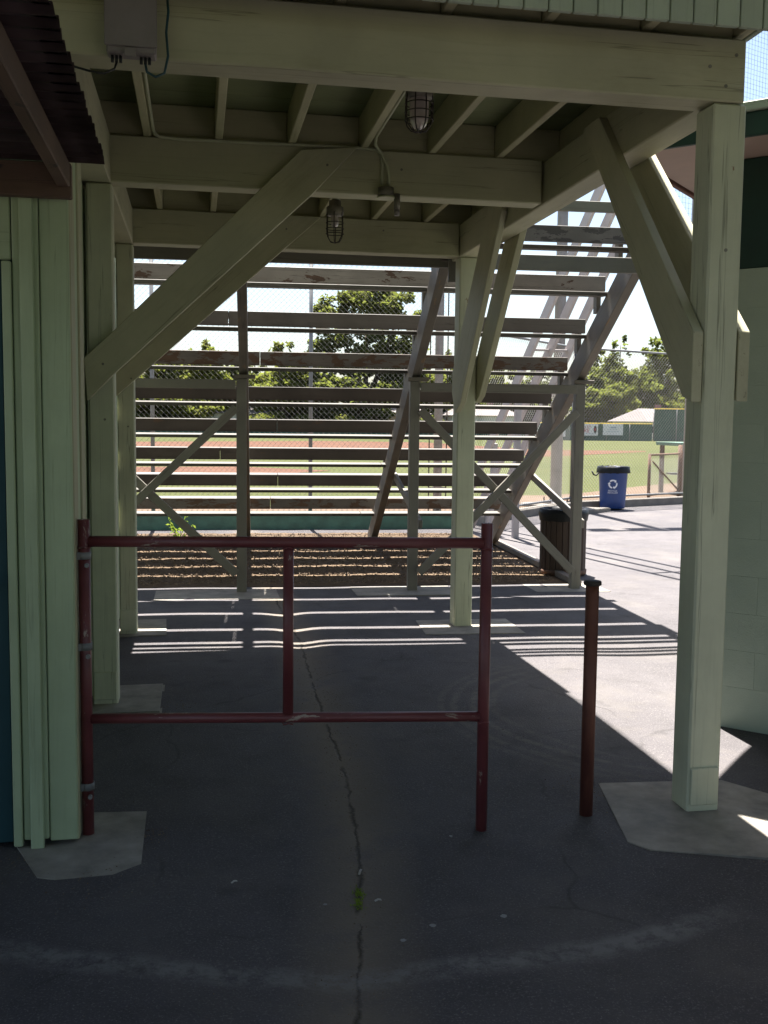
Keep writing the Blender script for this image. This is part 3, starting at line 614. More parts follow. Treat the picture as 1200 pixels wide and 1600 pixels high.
# gravel bed below
def grav(u, v): p = bl(u, v, 0); return p
bm = bmesh.new(); nu, nv = 170, 120; g = []
rg = random.Random(3)
for j in range(nv+1):
    row = []
    for i in range(nu+1):
        u = -4.6+6.25*i/nu; v = 0.26+4.6*j/nv; p = bl(u, v, 0); edge = min(1, 6*min(i/nu, 1-i/nu, j/nv*1.5, 1))
        p.z = -0.008+edge*(0.014+0.009*rg.random()+0.004*math.sin(u*5+v*3)); row.append(bm.verts.new(p))
    g.append(row)
for j in range(nv):
    for i in range(nu): bm.faces.new((g[j][i], g[j][i+1], g[j+1][i+1], g[j+1][i]))
tag(put('gravel', mesh_from(bm, 'gravel'), 'gravel'), 'brown gravel bed spread under the bleachers', 'gravel', None, 'stuff')
vsx, fsx = [], []
for i in range(14000):
    u = rg.uniform(-4.4, 1.55); v = 0.28+4.4*rg.random()**1.3; p = bl(u, v, 0.016+0.010*rg.random()); s = rg.uniform(0.004, 0.012)
    b_ = len(vsx); rot = Euler((rg.random()*6, rg.random()*6, rg.random()*6)).to_matrix()
    for c in ((1, 0, 0), (-1, 0, 0), (0, 1, 0), (0, -1, 0), (0, 0, 0.7), (0, 0, -0.7)): vsx.append(p+rot @ (Vector(c)*s*rg.uniform(0.7, 1.2)))
    fsx += [tuple(b_+q for q in f) for f in ((0, 2, 4), (2, 1, 4), (1, 3, 4), (3, 0, 4), (2, 0, 5), (1, 2, 5), (3, 1, 5), (0, 3, 5))]
me = bpy.data.meshes.new('pebbles'); me.from_pydata(vsx, [], fsx)
tag(put('pebbles', me, 'pebble'), 'loose brown pebbles lying on the gravel bed', 'gravel', None, 'stuff')

# ------------------------------------------------------------------ pale raker frame beyond the bleachers
RF = thing('raker_frame', (3.9, 15.0, 0), 'bare pale timber stair frame of sloping stringers standing beyond the bleachers', 'stair frame')
for k in range(3):
    o = Vector((0.275*k, 0.03*k, -0.03*k)); A = Vector((3.92, 15.15, -0.02))+o*1.0; B = Vector((5.02, 11.4, 5.25))+o
    A.z = 0.0
    timber('stringer', A, B, 0.045, 0.14, 'pale', RF, (1, 0.3, 0))
for t_, kk in ((0.10, 1), (0.25, 0), (0.40, 0)):
    p = Vector((3.92, 15.15, 0)).lerp(Vector((5.02, 11.4, 5.25)), t_)+Vector((0.275*kk+0.06, 0.0, 0)); timber('post', (p.x, p.y, -0.03), (p.x, p.y, p.z), 0.085, 0.085, 'pale', RF)
for t_ in (0.12, 0.5, 0.88):
    p = Vector((3.92, 15.15, 0)).lerp(Vector((5.02, 11.4, 5.25)), t_); timber('spacer', (p.x-0.02, p.y, p.z-0.02), (p.x+0.6, p.y+0.07, p.z-0.02), 0.05, 0.03, 'pale', RF)

# ------------------------------------------------------------------ bins
def trash_drum(x, y):
    t = thing('trash_barrel', (x, y, 0), 'brown wood slatted trash barrel with black bag liner behind the bleacher post', 'trash can')
    n = 24; r = 0.234
    sm = shared_box(0.60, 0.022, 2*math.pi*r/n-0.004, 'darkwood2', 0.006)
    for k in range(n):
        a = 2*math.pi*k/n; m = Matrix.Translation((x, y, 0.345)) @ Matrix.Rotation(a, 4, 'Z') @ Matrix.Translation((0, -r, 0)) @ Matrix.Rotation(R(-90), 4, 'Y')
        put('slat', sm, 'darkwood2', t, m)
    put('drum', lathe_me([(0.0, 0.03), (0.207, 0.03), (0.207, 0.66)], 28), 'rust', t, Matrix.Translation((x, y, 0)))
    put('bottom_band', lathe_me([(0.20, 0.0), (0.256, 0.0), (0.260, 0.045), (0.247, 0.05)], 28), 'rust', t, Matrix.Translation((x, y, 0)))
    put('bag_liner', lathe_me([(0.19, 0.50), (0.205, 0.66), (0.225, 0.70), (0.259, 0.695), (0.266, 0.65), (0.260, 0.60), (0.254, 0.575)], 40, 0.005), 'bag', t, Matrix.Translation((x, y, 0)))
MAT['darkwood2'] = paint('barrel_wood', (0.052, 0.033, 0.024), 0.10, wood=(0.11, 0.07, 0.042), grime=0.5)
trash_drum(3.885, 10.33)
def text_mesh(body, size):
    cu = bpy.data.curves.new('t', 'FONT'); cu.body = body; cu.size = size; cu.align_x = 'CENTER'; cu.extrude = 0.0
    o = bpy.data.objects.new('t', cu); COL.objects.link(o); dg = bpy.context.evaluated_depsgraph_get(); me = bpy.data.meshes.new_from_object(o.evaluated_get(dg))
    bpy.data.objects.remove(o); bpy.data.curves.remove(cu); return me
def wrap(me, x, y, r0, r1, h, ang, zc, off=0.004):
    for v in me.vertices:
        s, z = v.co.x, v.co.y+zc; r = r0+(r1-r0)*z/h+off; a = ang+s/r
        v.co = Vector((x+r*math.sin(a), y-r*math.cos(a), z))
    return me
def recycling_bin(x, y):
    t = thing('recycling_bin', (x, y, 0), 'blue plastic recycling bin with white arrows logo by the fence kerb', 'recycling bin'); T = Matrix.Translation((x, y, 0)); h = 0.80
    put('body', lathe_me([(0.0, 0.012), (0.225, 0.012), (0.235, 0.03), (0.245, 0.2), (0.272, 0.70), (0.285, 0.705), (0.287, 0.745), (0.29, 0.75), (0.293, 0.79), (0.28, 0.80), (0.255, 0.79)], 40), 'bin', t, T)
    put('bag_liner', lathe_me([(0.25, 0.62), (0.262, 0.79), (0.280, 0.815), (0.300, 0.808), (0.308, 0.76), (0.322, 0.70), (0.318, 0.69)], 44, 0.006), 'bag', t, T)
    ang = -math.atan2(x, y)*-1; ang = -math.atan2(x, y)
    def pm(name, verts, faces, zc):
        me = bpy.data.meshes.new(name); me.from_pydata([(a, b, 0) for a, b in verts], [], faces); return put(name, wrap(me, x, y, 0.237, 0.277, 0.8, -ang*-1 if False else ang, zc), 'white', t)
    # three chasing arrows
    for k in range(3):
        a0 = R(90+120*k); vv = []; ff = []
        N_ = 10
        for i in range(N_+1):
            a = a0+R(48)-R(82)*i/N_
            for rr in (0.058, 0.086): vv.append((rr*math.cos(a), rr*math.sin(a)))
        for i in range(N_): ff.append((2*i, 2*i+1, 2*i+3, 2*i+2))
        a = a0-R(34); b_ = len(vv); vv += [(0.042*math.cos(a), 0.042*math.sin(a)), (0.103*math.cos(a), 0.103*math.sin(a)), (0.070*math.cos(a-R(30)), 0.070*math.sin(a-R(30)))]
        ff.append((b_, b_+1, b_+2)); pm('logo_arrow', vv, ff, 0.485)
    for s, z in (('RECYCLE', 0.345), ('RECICLAR', 0.308)):
        put('lettering', wrap(text_mesh(s, 0.042), x, y, 0.237, 0.277, 0.8, ang, z), 'white', t)
    put('handle', (lambda bm: (tube_bm(bm, [(-0.29, -0.02, 0.70), (-0.36, -0.03, 0.64), (-0.41, -0.03, 0.655), (-0.44, -0.02, 0.72)], 0.016, 7), mesh_from(bm, 'h', True))[1])(bmesh.new()), 'black', t, T)
recycling_bin(7.83, 18.22)

# ------------------------------------------------------------------ chain link
def link_me(W, H, p=0.04, r=0.0026, key=None):
    """one bay of woven wire: vertical zigzag wires, three-sided"""
    k = ('link', round(W, 3), round(H, 3), p)
    if k in CACHE: return CACHE[k]
    vv, ff = [], []; n = int(W/p); m = int(H/p)
    for i in range(n):
        b_ = len(vv)
        for j in range(m+1):
            x = (i+(j+i) % 2)*p; z = j*p; sy = r if (j % 2) else -r
            for q in range(3): a = q*2.094; vv.append((x+r*math.cos(a), sy+r*math.sin(a), z))
        for j in range(m):
            for q in range(3): ff.append((b_+3*j+q, b_+3*j+(q+1) % 3, b_+3*j+3+(q+1) % 3, b_+3*j+3+q))
    me = bpy.data.meshes.new('chain_link'); me.from_pydata(vv, [], ff); me.materials.append(MAT['wire']); CACHE[k] = me; return me
def fence(t, pts, H, rails, bay, r_post=0.03, z0=0.0, postmat='galv'):
    for (a, b) in zip(pts, pts[1:]):
        a, b = Vector((*a, z0)), Vector((*b, z0)); L = (b-a).length; n = max(1, round(L/bay)); d = (b-a)/n; bw = d.length
        rz = math.atan2(d.y, d.x)
        for i in range(n):
            p = a+d*i; pipe('fence_post', p+ZZ*-0.05, p+ZZ*(H+0.05), r_post, postmat, t, 12)
            c = put('chain_link', link_me(bw, H-0.05), 'wire', t, Matrix.Translation(p+ZZ*0.03) @ Matrix.Rotation(rz, 4, 'Z')); c['kind'] = 'stuff'
            for z in rails: pipe('rail', p+ZZ*z, p+d+ZZ*z, 0.021, postmat, t, 10)
        pipe('fence_post', b+ZZ*-0.05, b+ZZ*(H+0.05), r_post, postmat, t, 12)
BF = thing('backstop_fence', (0, 15.1, 0), 'tall chain link backstop above a green kick board beyond the bleachers', 'fence')
fence(BF, [(-7.6, 15.55), (4.0, 15.10)], 4.6, (0.06, 3.02, 4.6), 2.32)
timber('kick_board', (-7.6, 15.42, 0.12), (-2.0, 15.20, 0.12), 0.04, 0.27, 'green', BF); timber('kick_board', (-1.996, 15.20, 0.12), (3.9, 14.98, 0.12), 0.04, 0.27, 'green', BF)
WF = thing('wing_fence', (7.1, 18.4, 0), 'lower chain link fence on a concrete kerb behind the blue bin', 'fence')
fence(WF, [(4.05, 15.2), (7.05, 18.36), (10.2, 19.68)], 3.05, (0.20, 3.05), 4.0, z0=0.0); fence(WF, [(12.2, 20.6), (18.2, 23.2)], 3.05, (0.2, 3.05), 2.2)
# tall safety net strung above the wing
NE = thing('safety_net', (9, 19.2, 0), 'fine tall safety net hung on cables beside the block building', 'net')
bm = bmesh.new(); A, B = Vector((9.3, 19.32, 0)), Vector((18.0, 23.1, 0)); zlo, zhi = 5.6, 12.0
for i in range(95):
    p = A.lerp(B, i/94); tube_bm(bm, [p+ZZ*zlo, p+ZZ*zhi], 0.0025, 3)
for i in range(65):
    z = zlo+(zhi-zlo)*i/64; tube_bm(bm, [A+ZZ*z, B+ZZ*z], 0.0025, 3)
nn = put('netting', mesh_from(bm, 'netting'), 'iron', NE); nn['kind'] = 'stuff'
for t_ in (0.085, 0.5, 1.0): p = A.lerp(B, t_); pipe('net_post', p+ZZ*-0.05, p+ZZ*12.3, 0.06, 'pole', NE, 12)
for z in (5.6, 7.4, 12.0): pipe('cable', A+ZZ*z, B+ZZ*z, 0.014, 'iron', NE, 6)
# fence gate standing by the opening
G = thing('fence_gate', (9.9, 20.9, 0), 'low rusty steel framed chain link gate with diagonal brace standing open', 'gate')
ga, gb = Vector((9.80, 20.85, 0)), Vector((11.1, 22.0, 0)); gd = (gb-ga)
pipe('gate_post', ga+ZZ*-0.06, ga+ZZ*0.98, 0.035, 'rust', G, 10); pipe('gate_post', gb+ZZ*-0.06, gb+ZZ*1.15, 0.05, 'rust', G, 10)
pipe('frame_rail', ga+ZZ*0.95, gb+ZZ*0.95, 0.022, 'rust', G, 8); pipe('frame_rail', ga+ZZ*0.06, gb+ZZ*0.06, 0.022, 'rust', G, 8); pipe('diagonal', ga+gd*0.1+ZZ*0.80, gb+ZZ*0.08, 0.018, 'rust', G, 8)
c = put('chain_link', link_me(gd.length, 0.88), 'wire', G, Matrix.Translation(ga+ZZ*0.06) @ Matrix.Rotation(math.atan2(gd.y, gd.x), 4, 'Z')); c['kind'] = 'stuff'
DR = thing('dugout', (12.6, 22.6, 0), 'low dugout roof with green edge standing past the fence gate', 'dugout')
span('roof', 11.15, 14.6, 22.1, 23.4, 1.12, 1.20, 'green', DR); span('fascia', 11.13, 14.6, 22.07, 22.095, 1.0, 1.20, 'green', DR); span('bench', 11.4, 14.4, 23.0, 23.3, 0.40, 0.45, 'seat', DR)
for x in (11.3, 12.9, 14.5): span('post', x-0.045, x+0.045, 23.31, 23.40, -0.06, 1.118, 'rust', DR); span('front_post', x-0.045, x+0.045, 22.12, 22.21, -0.06, 1.118, 'rust', DR)

# ------------------------------------------------------------------ poles
LP = thing('light_pole', (7.07, 19.27, 0), 'stout grey steel light pole on a bolted base plate behind the trash barrel', 'light pole')
pipe('shaft', (7.07, 19.27, 0.06), (7.07, 19.27, 14), 0.118, 'pole', LP, 20, 0.085)
block('base_plate', (7.07, 19.27, 0.04), (0.46, 0.46, 0.035), 'pole', LP, R(20)); block('footing', (7.07, 19.27, -0.03), (1.0, 1.0, 0.10), 'concrete2', LP, R(20), 0.02)
for sx in (-1, 1):
    for sy in (-1, 1): pipe('anchor_bolt', (7.07+sx*0.18, 19.27+sy*0.18, 0.05), (7.07+sx*0.18, 19.27+sy*0.18, 0.15), 0.018, 'rust', LP, 8)
for k in range(4):
    a = R(20+90*k); timber('gusset', (7.07+0.10*math.cos(a), 19.27+0.10*math.sin(a), 0.14), (7.07+0.17*math.cos(a), 19.27+0.17*math.sin(a), 0.065), 0.012, 0.06, 'pole', LP)
block('lamp_bar', (7.07, 19.27, 13.9), (2.4, 0.12, 0.12), 'pole', LP)
for k in range(4): block('floodlight', (6.1+0.65*k, 19.42, 13.95), (0.42, 0.30, 0.40), 'galv', LP)
SP = thing('slim_pole', (4.42, 18.4, 0), 'slim grey steel pole with a cable standoff beyond the middle bleacher post', 'pole')
pipe('shaft', (4.42, 18.4, -0.06), (4.42, 18.4, 10), 0.082, 'pole', SP, 16, 0.07); pipe('cable', (4.24, 18.35, -0.05), (4.24, 18.35, 8), 0.012, 'iron', SP, 6); pipe('cable', (4.57, 18.35, 0.2), (4.57, 18.35, 8), 0.012, 'iron', SP, 6)
for z in (0.4, 2.0, 4.2, 6.5): pipe('standoff', (4.24, 18.35, z), (4.57, 18.35, z), 0.010, 'iron', SP, 6)

# ------------------------------------------------------------------ outfield fence, signs, houses
OF = thing('outfield_fence', (40, 100, 0), 'dark green outfield fence with yellow top rail and taller end section', 'fence')
def ofence(a, b, h, n):
    a, b = Vector((*a, -0.06)), Vector((*b, -0.06)); d = (b-a)/n; rz = math.atan2(d.y, d.x)
    for i in range(n):
        c = a+d*(i+0.5); block('panel', c+ZZ*(h/2), (d.length-0.05, 0.04, h), 'ofgreen', OF, rz, 0.01); block('top_cap', c+ZZ*(h+0.05), (d.length, 0.10, 0.11), 'yellow', OF, rz, 0.02)
        p = a+d*i; pipe('fence_post', p+Vector((0, -0.06, 0)), p+Vector((0, -0.06, h)), 0.05, 'galv', OF, 8)
ofence((-34, 109), (47.2, 100), 1.75, 33); ofence((47.3, 100), (84, 96), 3.35, 15)
def sign(x0, x1, z0, z1, y, label, items, cat='sign'):
    t = thing('sign', ((x0+x1)/2, y, z0), label, cat, 'sponsor signs on the outfield fence'); rz = math.atan2(-9, 81.2)
    block('board', ((x0+x1)/2, y, (z0+z1)/2), (x1-x0, 0.03, z1-z0), 'signwhite', t, rz, 0.005)
    Mx = Matrix.Translation(((x0+x1)/2, y-0.022, (z0+z1)/2)) @ Matrix.Rotation(rz, 4, 'Z') @ Matrix.Rotation(R(90), 4, 'X')
    for body, sz, dx, dz, mat in items: put('lettering', text_mesh(body, sz), mat, t, Mx @ Matrix.Translation((dx, dz, 0))) if body else None
    return t, Mx
t, Mx = sign(39.0, 41.35, 0.46, 1.64, 100.62, 'white sponsor sign with red lettering and a dark tire picture', [('VALLEY', 0.42, -0.28, 0.18, 'signred'), ('TIRE', 0.56, -0.28, -0.26, 'signred')])
for r_, m_ in ((0.0, 'black'),):
    bm = bmesh.new()
    for rr, yy in ((0.0, 0.0),): pass
    vsr = [bm.verts.new((0.86+0.17*math.cos(a), 0.06+0.40*math.sin(a), 0)) for a in [k*math.pi/10 for k in range(20)]]; bm.faces.new(vsr)
    put('tire_print', mesh_from(bm, 'tire'), 'iron', t, Mx)
    bm = bmesh.new(); vsr = [bm.verts.new((0.84+0.07*math.cos(a), 0.06+0.18*math.sin(a), 0.004)) for a in [k*math.pi/8 for k in range(16)]]; bm.faces.new(vsr); put('tire_print', mesh_from(bm, 'tire'), 'signred', t, Mx)
bm = bmesh.new(); bm.faces.new([bm.verts.new(c) for c in ((-1.0, -0.42, 0), (1.0, -0.42, 0), (1.0, -0.37, 0), (-1.0, -0.37, 0))]); put('print_line', mesh_from(bm, 'line'), 'signgrey', t, Mx)
t, Mx = sign(41.85, 44.0, 0.52, 1.66, 100.30, 'faded pale sponsor sign beside the tire sign', [])
for (a, b_, c, d_) in ((-0.3, 0.15, 0.35, 0.32), (-0.55, -0.02, 0.55, 0.03), (-0.7, -0.22, 0.7, -0.17)):
    bm = bmesh.new(); bm.faces.new([bm.verts.new(q) for q in ((a, b_, 0), (c, b_, 0), (c, d_, 0), (a, d_, 0))]); put('print_line', mesh_from(bm, 'line'), 'signgrey', t, Mx)
t, Mx = sign(35.7, 37.9, 0.32, 1.62, 100.98, 'white sponsor sign with blue printing by the bleacher post', [])
for (cx, cy, rx, ry) in ((-0.5, 0.05, 0.3, 0.22), (0.1, -0.15, 0.25, 0.15), (0.55, 0.2, 0.3, 0.2), (0.5, -0.3, 0.35, 0.1)):
    bm = bmesh.new(); bm.faces.new([bm.verts.new((cx+rx*math.cos(k*math.pi/7), cy+ry*math.sin(k*math.pi/7), 0)) for k in range(14)]); put('print_mark', mesh_from(bm, 'mark'), 'signblue', t, Mx)
def house(x, y, w_, d_, h, rh, label, wm, rm, rz=0.0):
    t = thing('house', (x, y, 0), label, 'house', 'houses beyond the outfield', rz); T = Matrix.Translation((x, y, -0.06)) @ Matrix.Rotation(rz, 4, 'Z')
    put('wall', shared_box(w_, d_, h, wm, 0.01), wm, t, T @ Matrix.Translation((0, 0, h/2)))
    bm = bmesh.new(); ox, oy = w_/2+0.5, d_/2+0.5
    q = [bm.verts.new(c) for c in ((-ox, -oy, h), (ox, -oy, h), (ox, oy, h), (-ox, oy, h), (-ox*0.55, 0, h+rh), (ox*0.55, 0, h+rh))]
    for f in ((0, 1, 5, 4), (1, 2, 5), (2, 3, 4, 5), (3, 0, 4), (3, 2, 1, 0)): bm.faces.new([q[i] for i in f])
    rf = put('roof', mesh_from(bm, 'roof'), rm, t, T); block('chimney', T @ Vector((w_*0.2, 0.3, h+rh)), (0.6, 0.6, 1.0), 'roofred', rf)
    for k in range(3): wn = put('window', shared_box(1.3, 0.06, 1.0, 'white', 0.01), 'white', t, T @ Matrix.Translation((-w_*0.33+w_*0.33*k, -d_/2-0.02, h*0.55))); put('pane', shared_box(1.1, 0.04, 0.8, 'glass_dark', 0.0), 'glass_dark', wn, T @ Matrix.Translation((-w_*0.33+w_*0.33*k, -d_/2-0.05, h*0.55)))
house(4.6, 119, 9, 7, 2.5, 1.1, 'low house with pale grey roof behind the hedge trees', 'housewall', 'houseroof')
house(23.0, 118, 6.5, 6, 2.7, 1.0, 'tan stucco house below the big round tree', 'tanwall', 'houseroof')
house(55.0, 117, 7, 6, 2.1, 1.6, 'white house with hipped roof showing over the outfield fence', 'housewall', 'houseroof', R(20))
house(13.5, 122, 7, 6, 2.6, 1.1, 'white house half hidden between hedge shrubs', 'housewall', 'houseroof')
house(33.5, 119, 8, 6, 2.6, 1.3, 'pale house seen through the bare stair frame', 'housewall', 'houseroof')

# ------------------------------------------------------------------ trees
def crown_me(blobs, n, leaf, seed, mat):
    rg = random.Random(seed); vv, ff = [], []
    vol = [b[3]*b[4]*b[5] for b in blobs]; tot = sum(vol)
    for (cx, cy, cz, rx, ry, rz_), vo in zip(blobs, vol):
        nc = max(8, int(150*vo/tot)); cl = []
        for i in range(nc):
            d = Vector((rg.gauss(0, 1), rg.gauss(0, 1), rg.gauss(0, 1))).normalized()*rg.random()**0.4; cl.append((Vector((cx+d.x*rx, cy+d.y*ry, cz+d.z*rz_)), rg.uniform(0.20, 0.36)))
        for i in range(int(n*vo/tot)):
            c, s = rg.choice(cl); d = Vector((rg.gauss(0, 1), rg.gauss(0, 1), rg.gauss(0, 1))); d = d.normalized()*rg.random()**0.45
            p = c+Vector((d.x*rx*s, d.y*ry*s, d.z*rz_*s)); L = leaf*rg.uniform(0.6, 1.4)
            R3 = Euler((rg.uniform(-1.0, 1.0), rg.uniform(-1.0, 1.0), rg.random()*6.28)).to_matrix(); b_ = len(vv)
            for q in ((-0.5, -0.28, 0), (0.5, -0.22, -0.06), (0.42, 0.26, 0.02), (-0.45, 0.3, -0.1)): vv.append(p+R3 @ (Vector(q)*L))
            ff.append((b_, b_+1, b_+2, b_+3))
    me = bpy.data.meshes.new('crown'); me.from_pydata(vv, [], ff); me.materials.append(MAT[mat]); return me
def tree(x, y, h, blobs, n, leaf, mat, label, seed, name='tree', trunk_r=0.3, group='trees beyond the outfield'):
    t = thing(name, (x, y, -0.06), label, 'tree', group); T = Matrix.Translation((x, y, -0.06)); rg = random.Random(seed); bm = bmesh.new()
    zt_ = min(b[2] for b in blobs)
    tube_bm(bm, [(0, 0, -0.1), (0.1*rg.uniform(-1, 1), 0, zt_*0.5), (0.2*rg.uniform(-1, 1), 0, zt_), (0, 0, (zt_+h)/2)], [trunk_r*1.2, trunk_r*0.9, trunk_r*0.75, trunk_r*0.3], 8)
    for b in blobs: tube_bm(bm, [(0, 0, zt_*0.6), (b[0]*0.5, b[1]*0.5, (zt_*0.6+b[2])/2+0.2), (b[0], b[1], b[2]), (b[0]*1.2, b[1]*1.2, b[2]+b[5]*0.5)], [trunk_r*0.5, trunk_r*0.4, trunk_r*0.25, trunk_r*0.08], 6)
    put('trunk', mesh_from(bm, 'trunk', True), 'bark', t, T); put('crown', crown_me(blobs, n, leaf, seed, mat), mat, t, T); return t
def blobset(h, w, k, seed, low=0.15):
    rg = random.Random(seed); out = []
    for i in range(k):
        z = h*(low+(0.90-low)*(i+0.5)/k); f = math.sin(math.pi*min(0.95, 0.25+0.75*(i+0.5)/k))**0.6
        a = rg.random()*6.28; o = w*0.22*f
        out.append((o*math.cos(a), o*math.sin(a), z, w*0.42*f*rg.uniform(0.8, 1.15), w*0.42*f*rg.uniform(0.8, 1.15), h*rg.uniform(0.13, 0.18)))
    return out
tree(20.5, 124, 18.8, [(-3.5, 0, 14.2, 3.6, 3, 3.0), (0.2, 0, 15.4, 4.2, 3.5, 3.4), (4.0, 0, 14.6, 3.2, 3, 3.0), (-2.5, -1, 9.6, 4.4, 3, 3.4), (3.0, 1, 9.8, 4.4, 3, 3.6), (0, 0, 6.0, 4.5, 3, 2.6)], 14000, 0.50, 'leaf', 'big rounded tree rising above the middle bleacher rows', 11, trunk_r=0.45)
HT = [(-9.5, 117, 8.8, 6.5, 'leafdk', 'dark bushy tree at the green post end of the hedge row'), (-4.5, 114, 9.2, 6.0, 'leaf', 'mid green tree left of the low pale roofed house'), (0.5, 118, 9.8, 6.5, 'leafyl', 'yellow green leafy tree above the low pale roofed house'), (5.2, 122, 8.6, 6.2, 'leafdk', 'dark tree rising behind the low pale roofed house'),
      (9.6, 116, 9.9, 6.0, 'leafyl', 'bright yellow green tree between the low house and the big round tree'), (13.6, 116, 8.5, 5.6, 'leaf', 'mid green tree just before the big round tree'), (18.0, 114, 6.8, 5.0, 'leafdk', 'low dark tree under the big round tree'), (27.4, 122, 8.6, 6.0, 'leafyl', 'yellow green tree beside the tan house'), (32.0, 124, 10.0, 6.5, 'leaf', 'mid green tree seen past the slim pole'), (37.5, 124, 8.6, 6.5, 'leafyl', 'yellow green tree behind the bare stair frame'), (43.0, 126, 8.0, 6.5, 'leafdk', 'dark tree just past the light pole'),
      (-7.0, 128, 8.6, 6.5, 'leaf', 'farther mid green tree between the first two hedge row trees'), (-2.0, 129, 8.8, 6.5, 'leafdk', 'farther dark tree left of the yellow green leafy tree'), (3.0, 130, 9.2, 7, 'leaf', 'farther mid green tree behind the yellow green leafy tree'), (8.0, 130, 8.8, 7, 'leafdk', 'farther dark tree between the low house and bright tree'), (13.0, 131, 9.0, 7, 'leaf', 'farther mid green tree beside the big round tree'), (24.5, 131, 9.4, 7, 'leafdk', 'farther dark tree above the tan house roof')]
for i, (x, y, h, wd, mt, lb) in enumerate(HT): tree(x, y, h, blobset(h*1.16, wd*1.5, 7, 40+i, 0.06), 9000, 0.46, mt, lb, 60+i)
RT = [(51.5, 128, 8.4, 7.0, 'leaf', 'mid green tree above the tire sign'), (57.6, 133, 12.0, 8.5, 'leafdk', 'dark tall pine like tree above the white hipped house'), (65.0, 134, 14.4, 8.5, 'leafdk', 'tallest dark tree behind the raised end of the outfield fence'), (66.5, 128, 9.5, 6.5, 'leafyl', 'yellow green tree before the tallest dark tree'), (55.2, 124, 6.2, 3.0, 'leafyl', 'narrow bright yellow green sapling before the white hipped house'), (73.0, 131, 11.0, 8.0, 'leaf', 'mid green tree behind the dugout end of the fence')]
for i, (x, y, h, wd, mt, lb) in enumerate(RT): tree(x, y, h, blobset(h*1.14, wd*1.4, 8, 90+i, 0.06), 10000, 0.46, mt, lb, 120+i)
# unseen trees added behind the camera to block sky and deepen the shade
SB = [(-2.6, 0.4, 6.4, 2.6, 2.6, 2.2), (0.3, -0.6, 8.6, 3.2, 3.0, 2.4), (2.6, 0.5, 6.6, 2.6, 2.6, 2.2), (0.0, 1.8, 5.6, 2.6, 2.2, 1.8), (0.0, -2.0, 5.8, 2.8, 2.2, 2.0)]
first = None
for i, (x, y, rz, lb) in enumerate(((-4.6, -1.9, 0.3, 'unseen broad tree added for shade on the clubhouse side'), (-0.2, -3.0, 1.9, 'unseen broad tree added for shade facing the covered passage'), (4.4, -2.6, 3.3, 'unseen broad tree added for shade facing the bollard and passage'), (9.2, -1.2, 4.6, 'unseen broad tree added for shade near the block building'), (1.6, -7.5, 5.5, 'unseen broad tree added for shade furthest behind the camera'))):
    if first is None: first = tree(0, 0, 11.0, SB, 14000, 0.42, 'leafdk', lb, 300, 'added_shade_tree', 0.30, 'unseen trees added for shade behind the camera'); t = first
    else:
        t = first.copy(); COL.objects.link(t); t['label'] = lb
        for ch in first.children: c = ch.copy(); COL.objects.link(c); c.parent = t
    t.matrix_basis = Matrix.Translation((x, y, -0.03)) @ Matrix.Rotation(rz, 4, 'Z')
HS = [(-2.0, 113, 'round clipped shrub in front of the mid green tree'), (7.2, 113.5, 'round shrub standing by the low pale roofed house wall'), (11.8, 113, 'round shrub before the half hidden white house'), (16.2, 112, 'round shrub beside the tan house driveway'), (26.4, 113, 'round shrub on the far side of the tan house')]
for i, (x, y, lb) in enumerate(HS): tree(x, y, 3.0, [(0, 0, 1.4, 1.7, 1.5, 1.1), (0.8, 0, 1.1, 1.2, 1, 0.8)], 1200, 0.30, 'leafyl' if i % 2 else 'leaf', lb, 170+i, 'shrub', 0.08, 'shrubs beyond the outfield')

# ------------------------------------------------------------------ small things on the ground
WD = thing('weed', (-0.25, 13.45, 0.0), 'small bright green weed growing up under the bleachers', 'weed')
rg = random.Random(5); vv, ff = [], []; bm = bmesh.new()
for k in range(7):
    a = rg.random()*6.28; tip = Vector((0.14*math.cos(a)*rg.random()*1.6, 0.08*math.sin(a), 0.18+0.16*rg.random())); tube_bm(bm, [(0, 0, -0.01), tip*0.5+Vector((0, 0, 0.02)), tip], 0.004, 5)
    for j in range(9):
        f = 0.3+0.7*j/8; p = tip*f; b_ = len(vv); r3 = Euler((rg.uniform(-1, 1), rg.uniform(-1, 1), rg.random()*6.28)).to_matrix()
        for q in ((0, 0, 0), (0.03, 0.016, 0.005), (0.062, 0, 0.0), (0.03, -0.016, 0.005)): vv.append(p+r3 @ Vector(q))
        ff.append((b_, b_+1, b_+2, b_+3))
put('stem', mesh_from(bm, 'stem', True), 'weedleaf', WD, Matrix.Translation((-0.25, 13.45, 0.01)))
me = bpy.data.meshes.new('weed_leaves'); me.from_pydata(vv, [], ff); put('leaves', me, 'weedleaf', WD, Matrix.Translation((-0.25, 13.45, 0.01)))
def spot(x, y, r, seed, label):
    rg = random.Random(seed); bm = bmesh.new(); n = 11; z = hgt(x, y); c = bm.verts.new((0, 0, 0.003)); ring = [bm.verts.new((r*rg.uniform(0.75, 1.2)*math.cos(k*2*math.pi/n), r*rg.uniform(0.75, 1.2)*math.sin(k*2*math.pi/n), 0.0006)) for k in range(n)]
    for k in range(n): bm.faces.new((c, ring[k], ring[(k+1) % n]))
    tag(put('gum_spot', mesh_from(bm, 'gum', True), 'gum', None, Matrix.Translation((x, y, z+0.001))), label, 'gum', 'gum spots trodden into the asphalt')
for i, (x, y, r, lb) in enumerate(((0.74, 3.05, 0.011, 'round pale gum spot nearest the pale scuff arc'), (0.985, 3.07, 0.012, 'larger pale gum spot away from the crack'), (0.63, 2.985, 0.010, 'small pale gum spot close beside the crack'), (0.42, 3.28, 0.007, 'tiny pale gum spot on the building side of the crack'), (0.97, 3.72, 0.008, 'pale gum spot near the foot of the red barrier post'))): spot(x, y, r, i, lb)
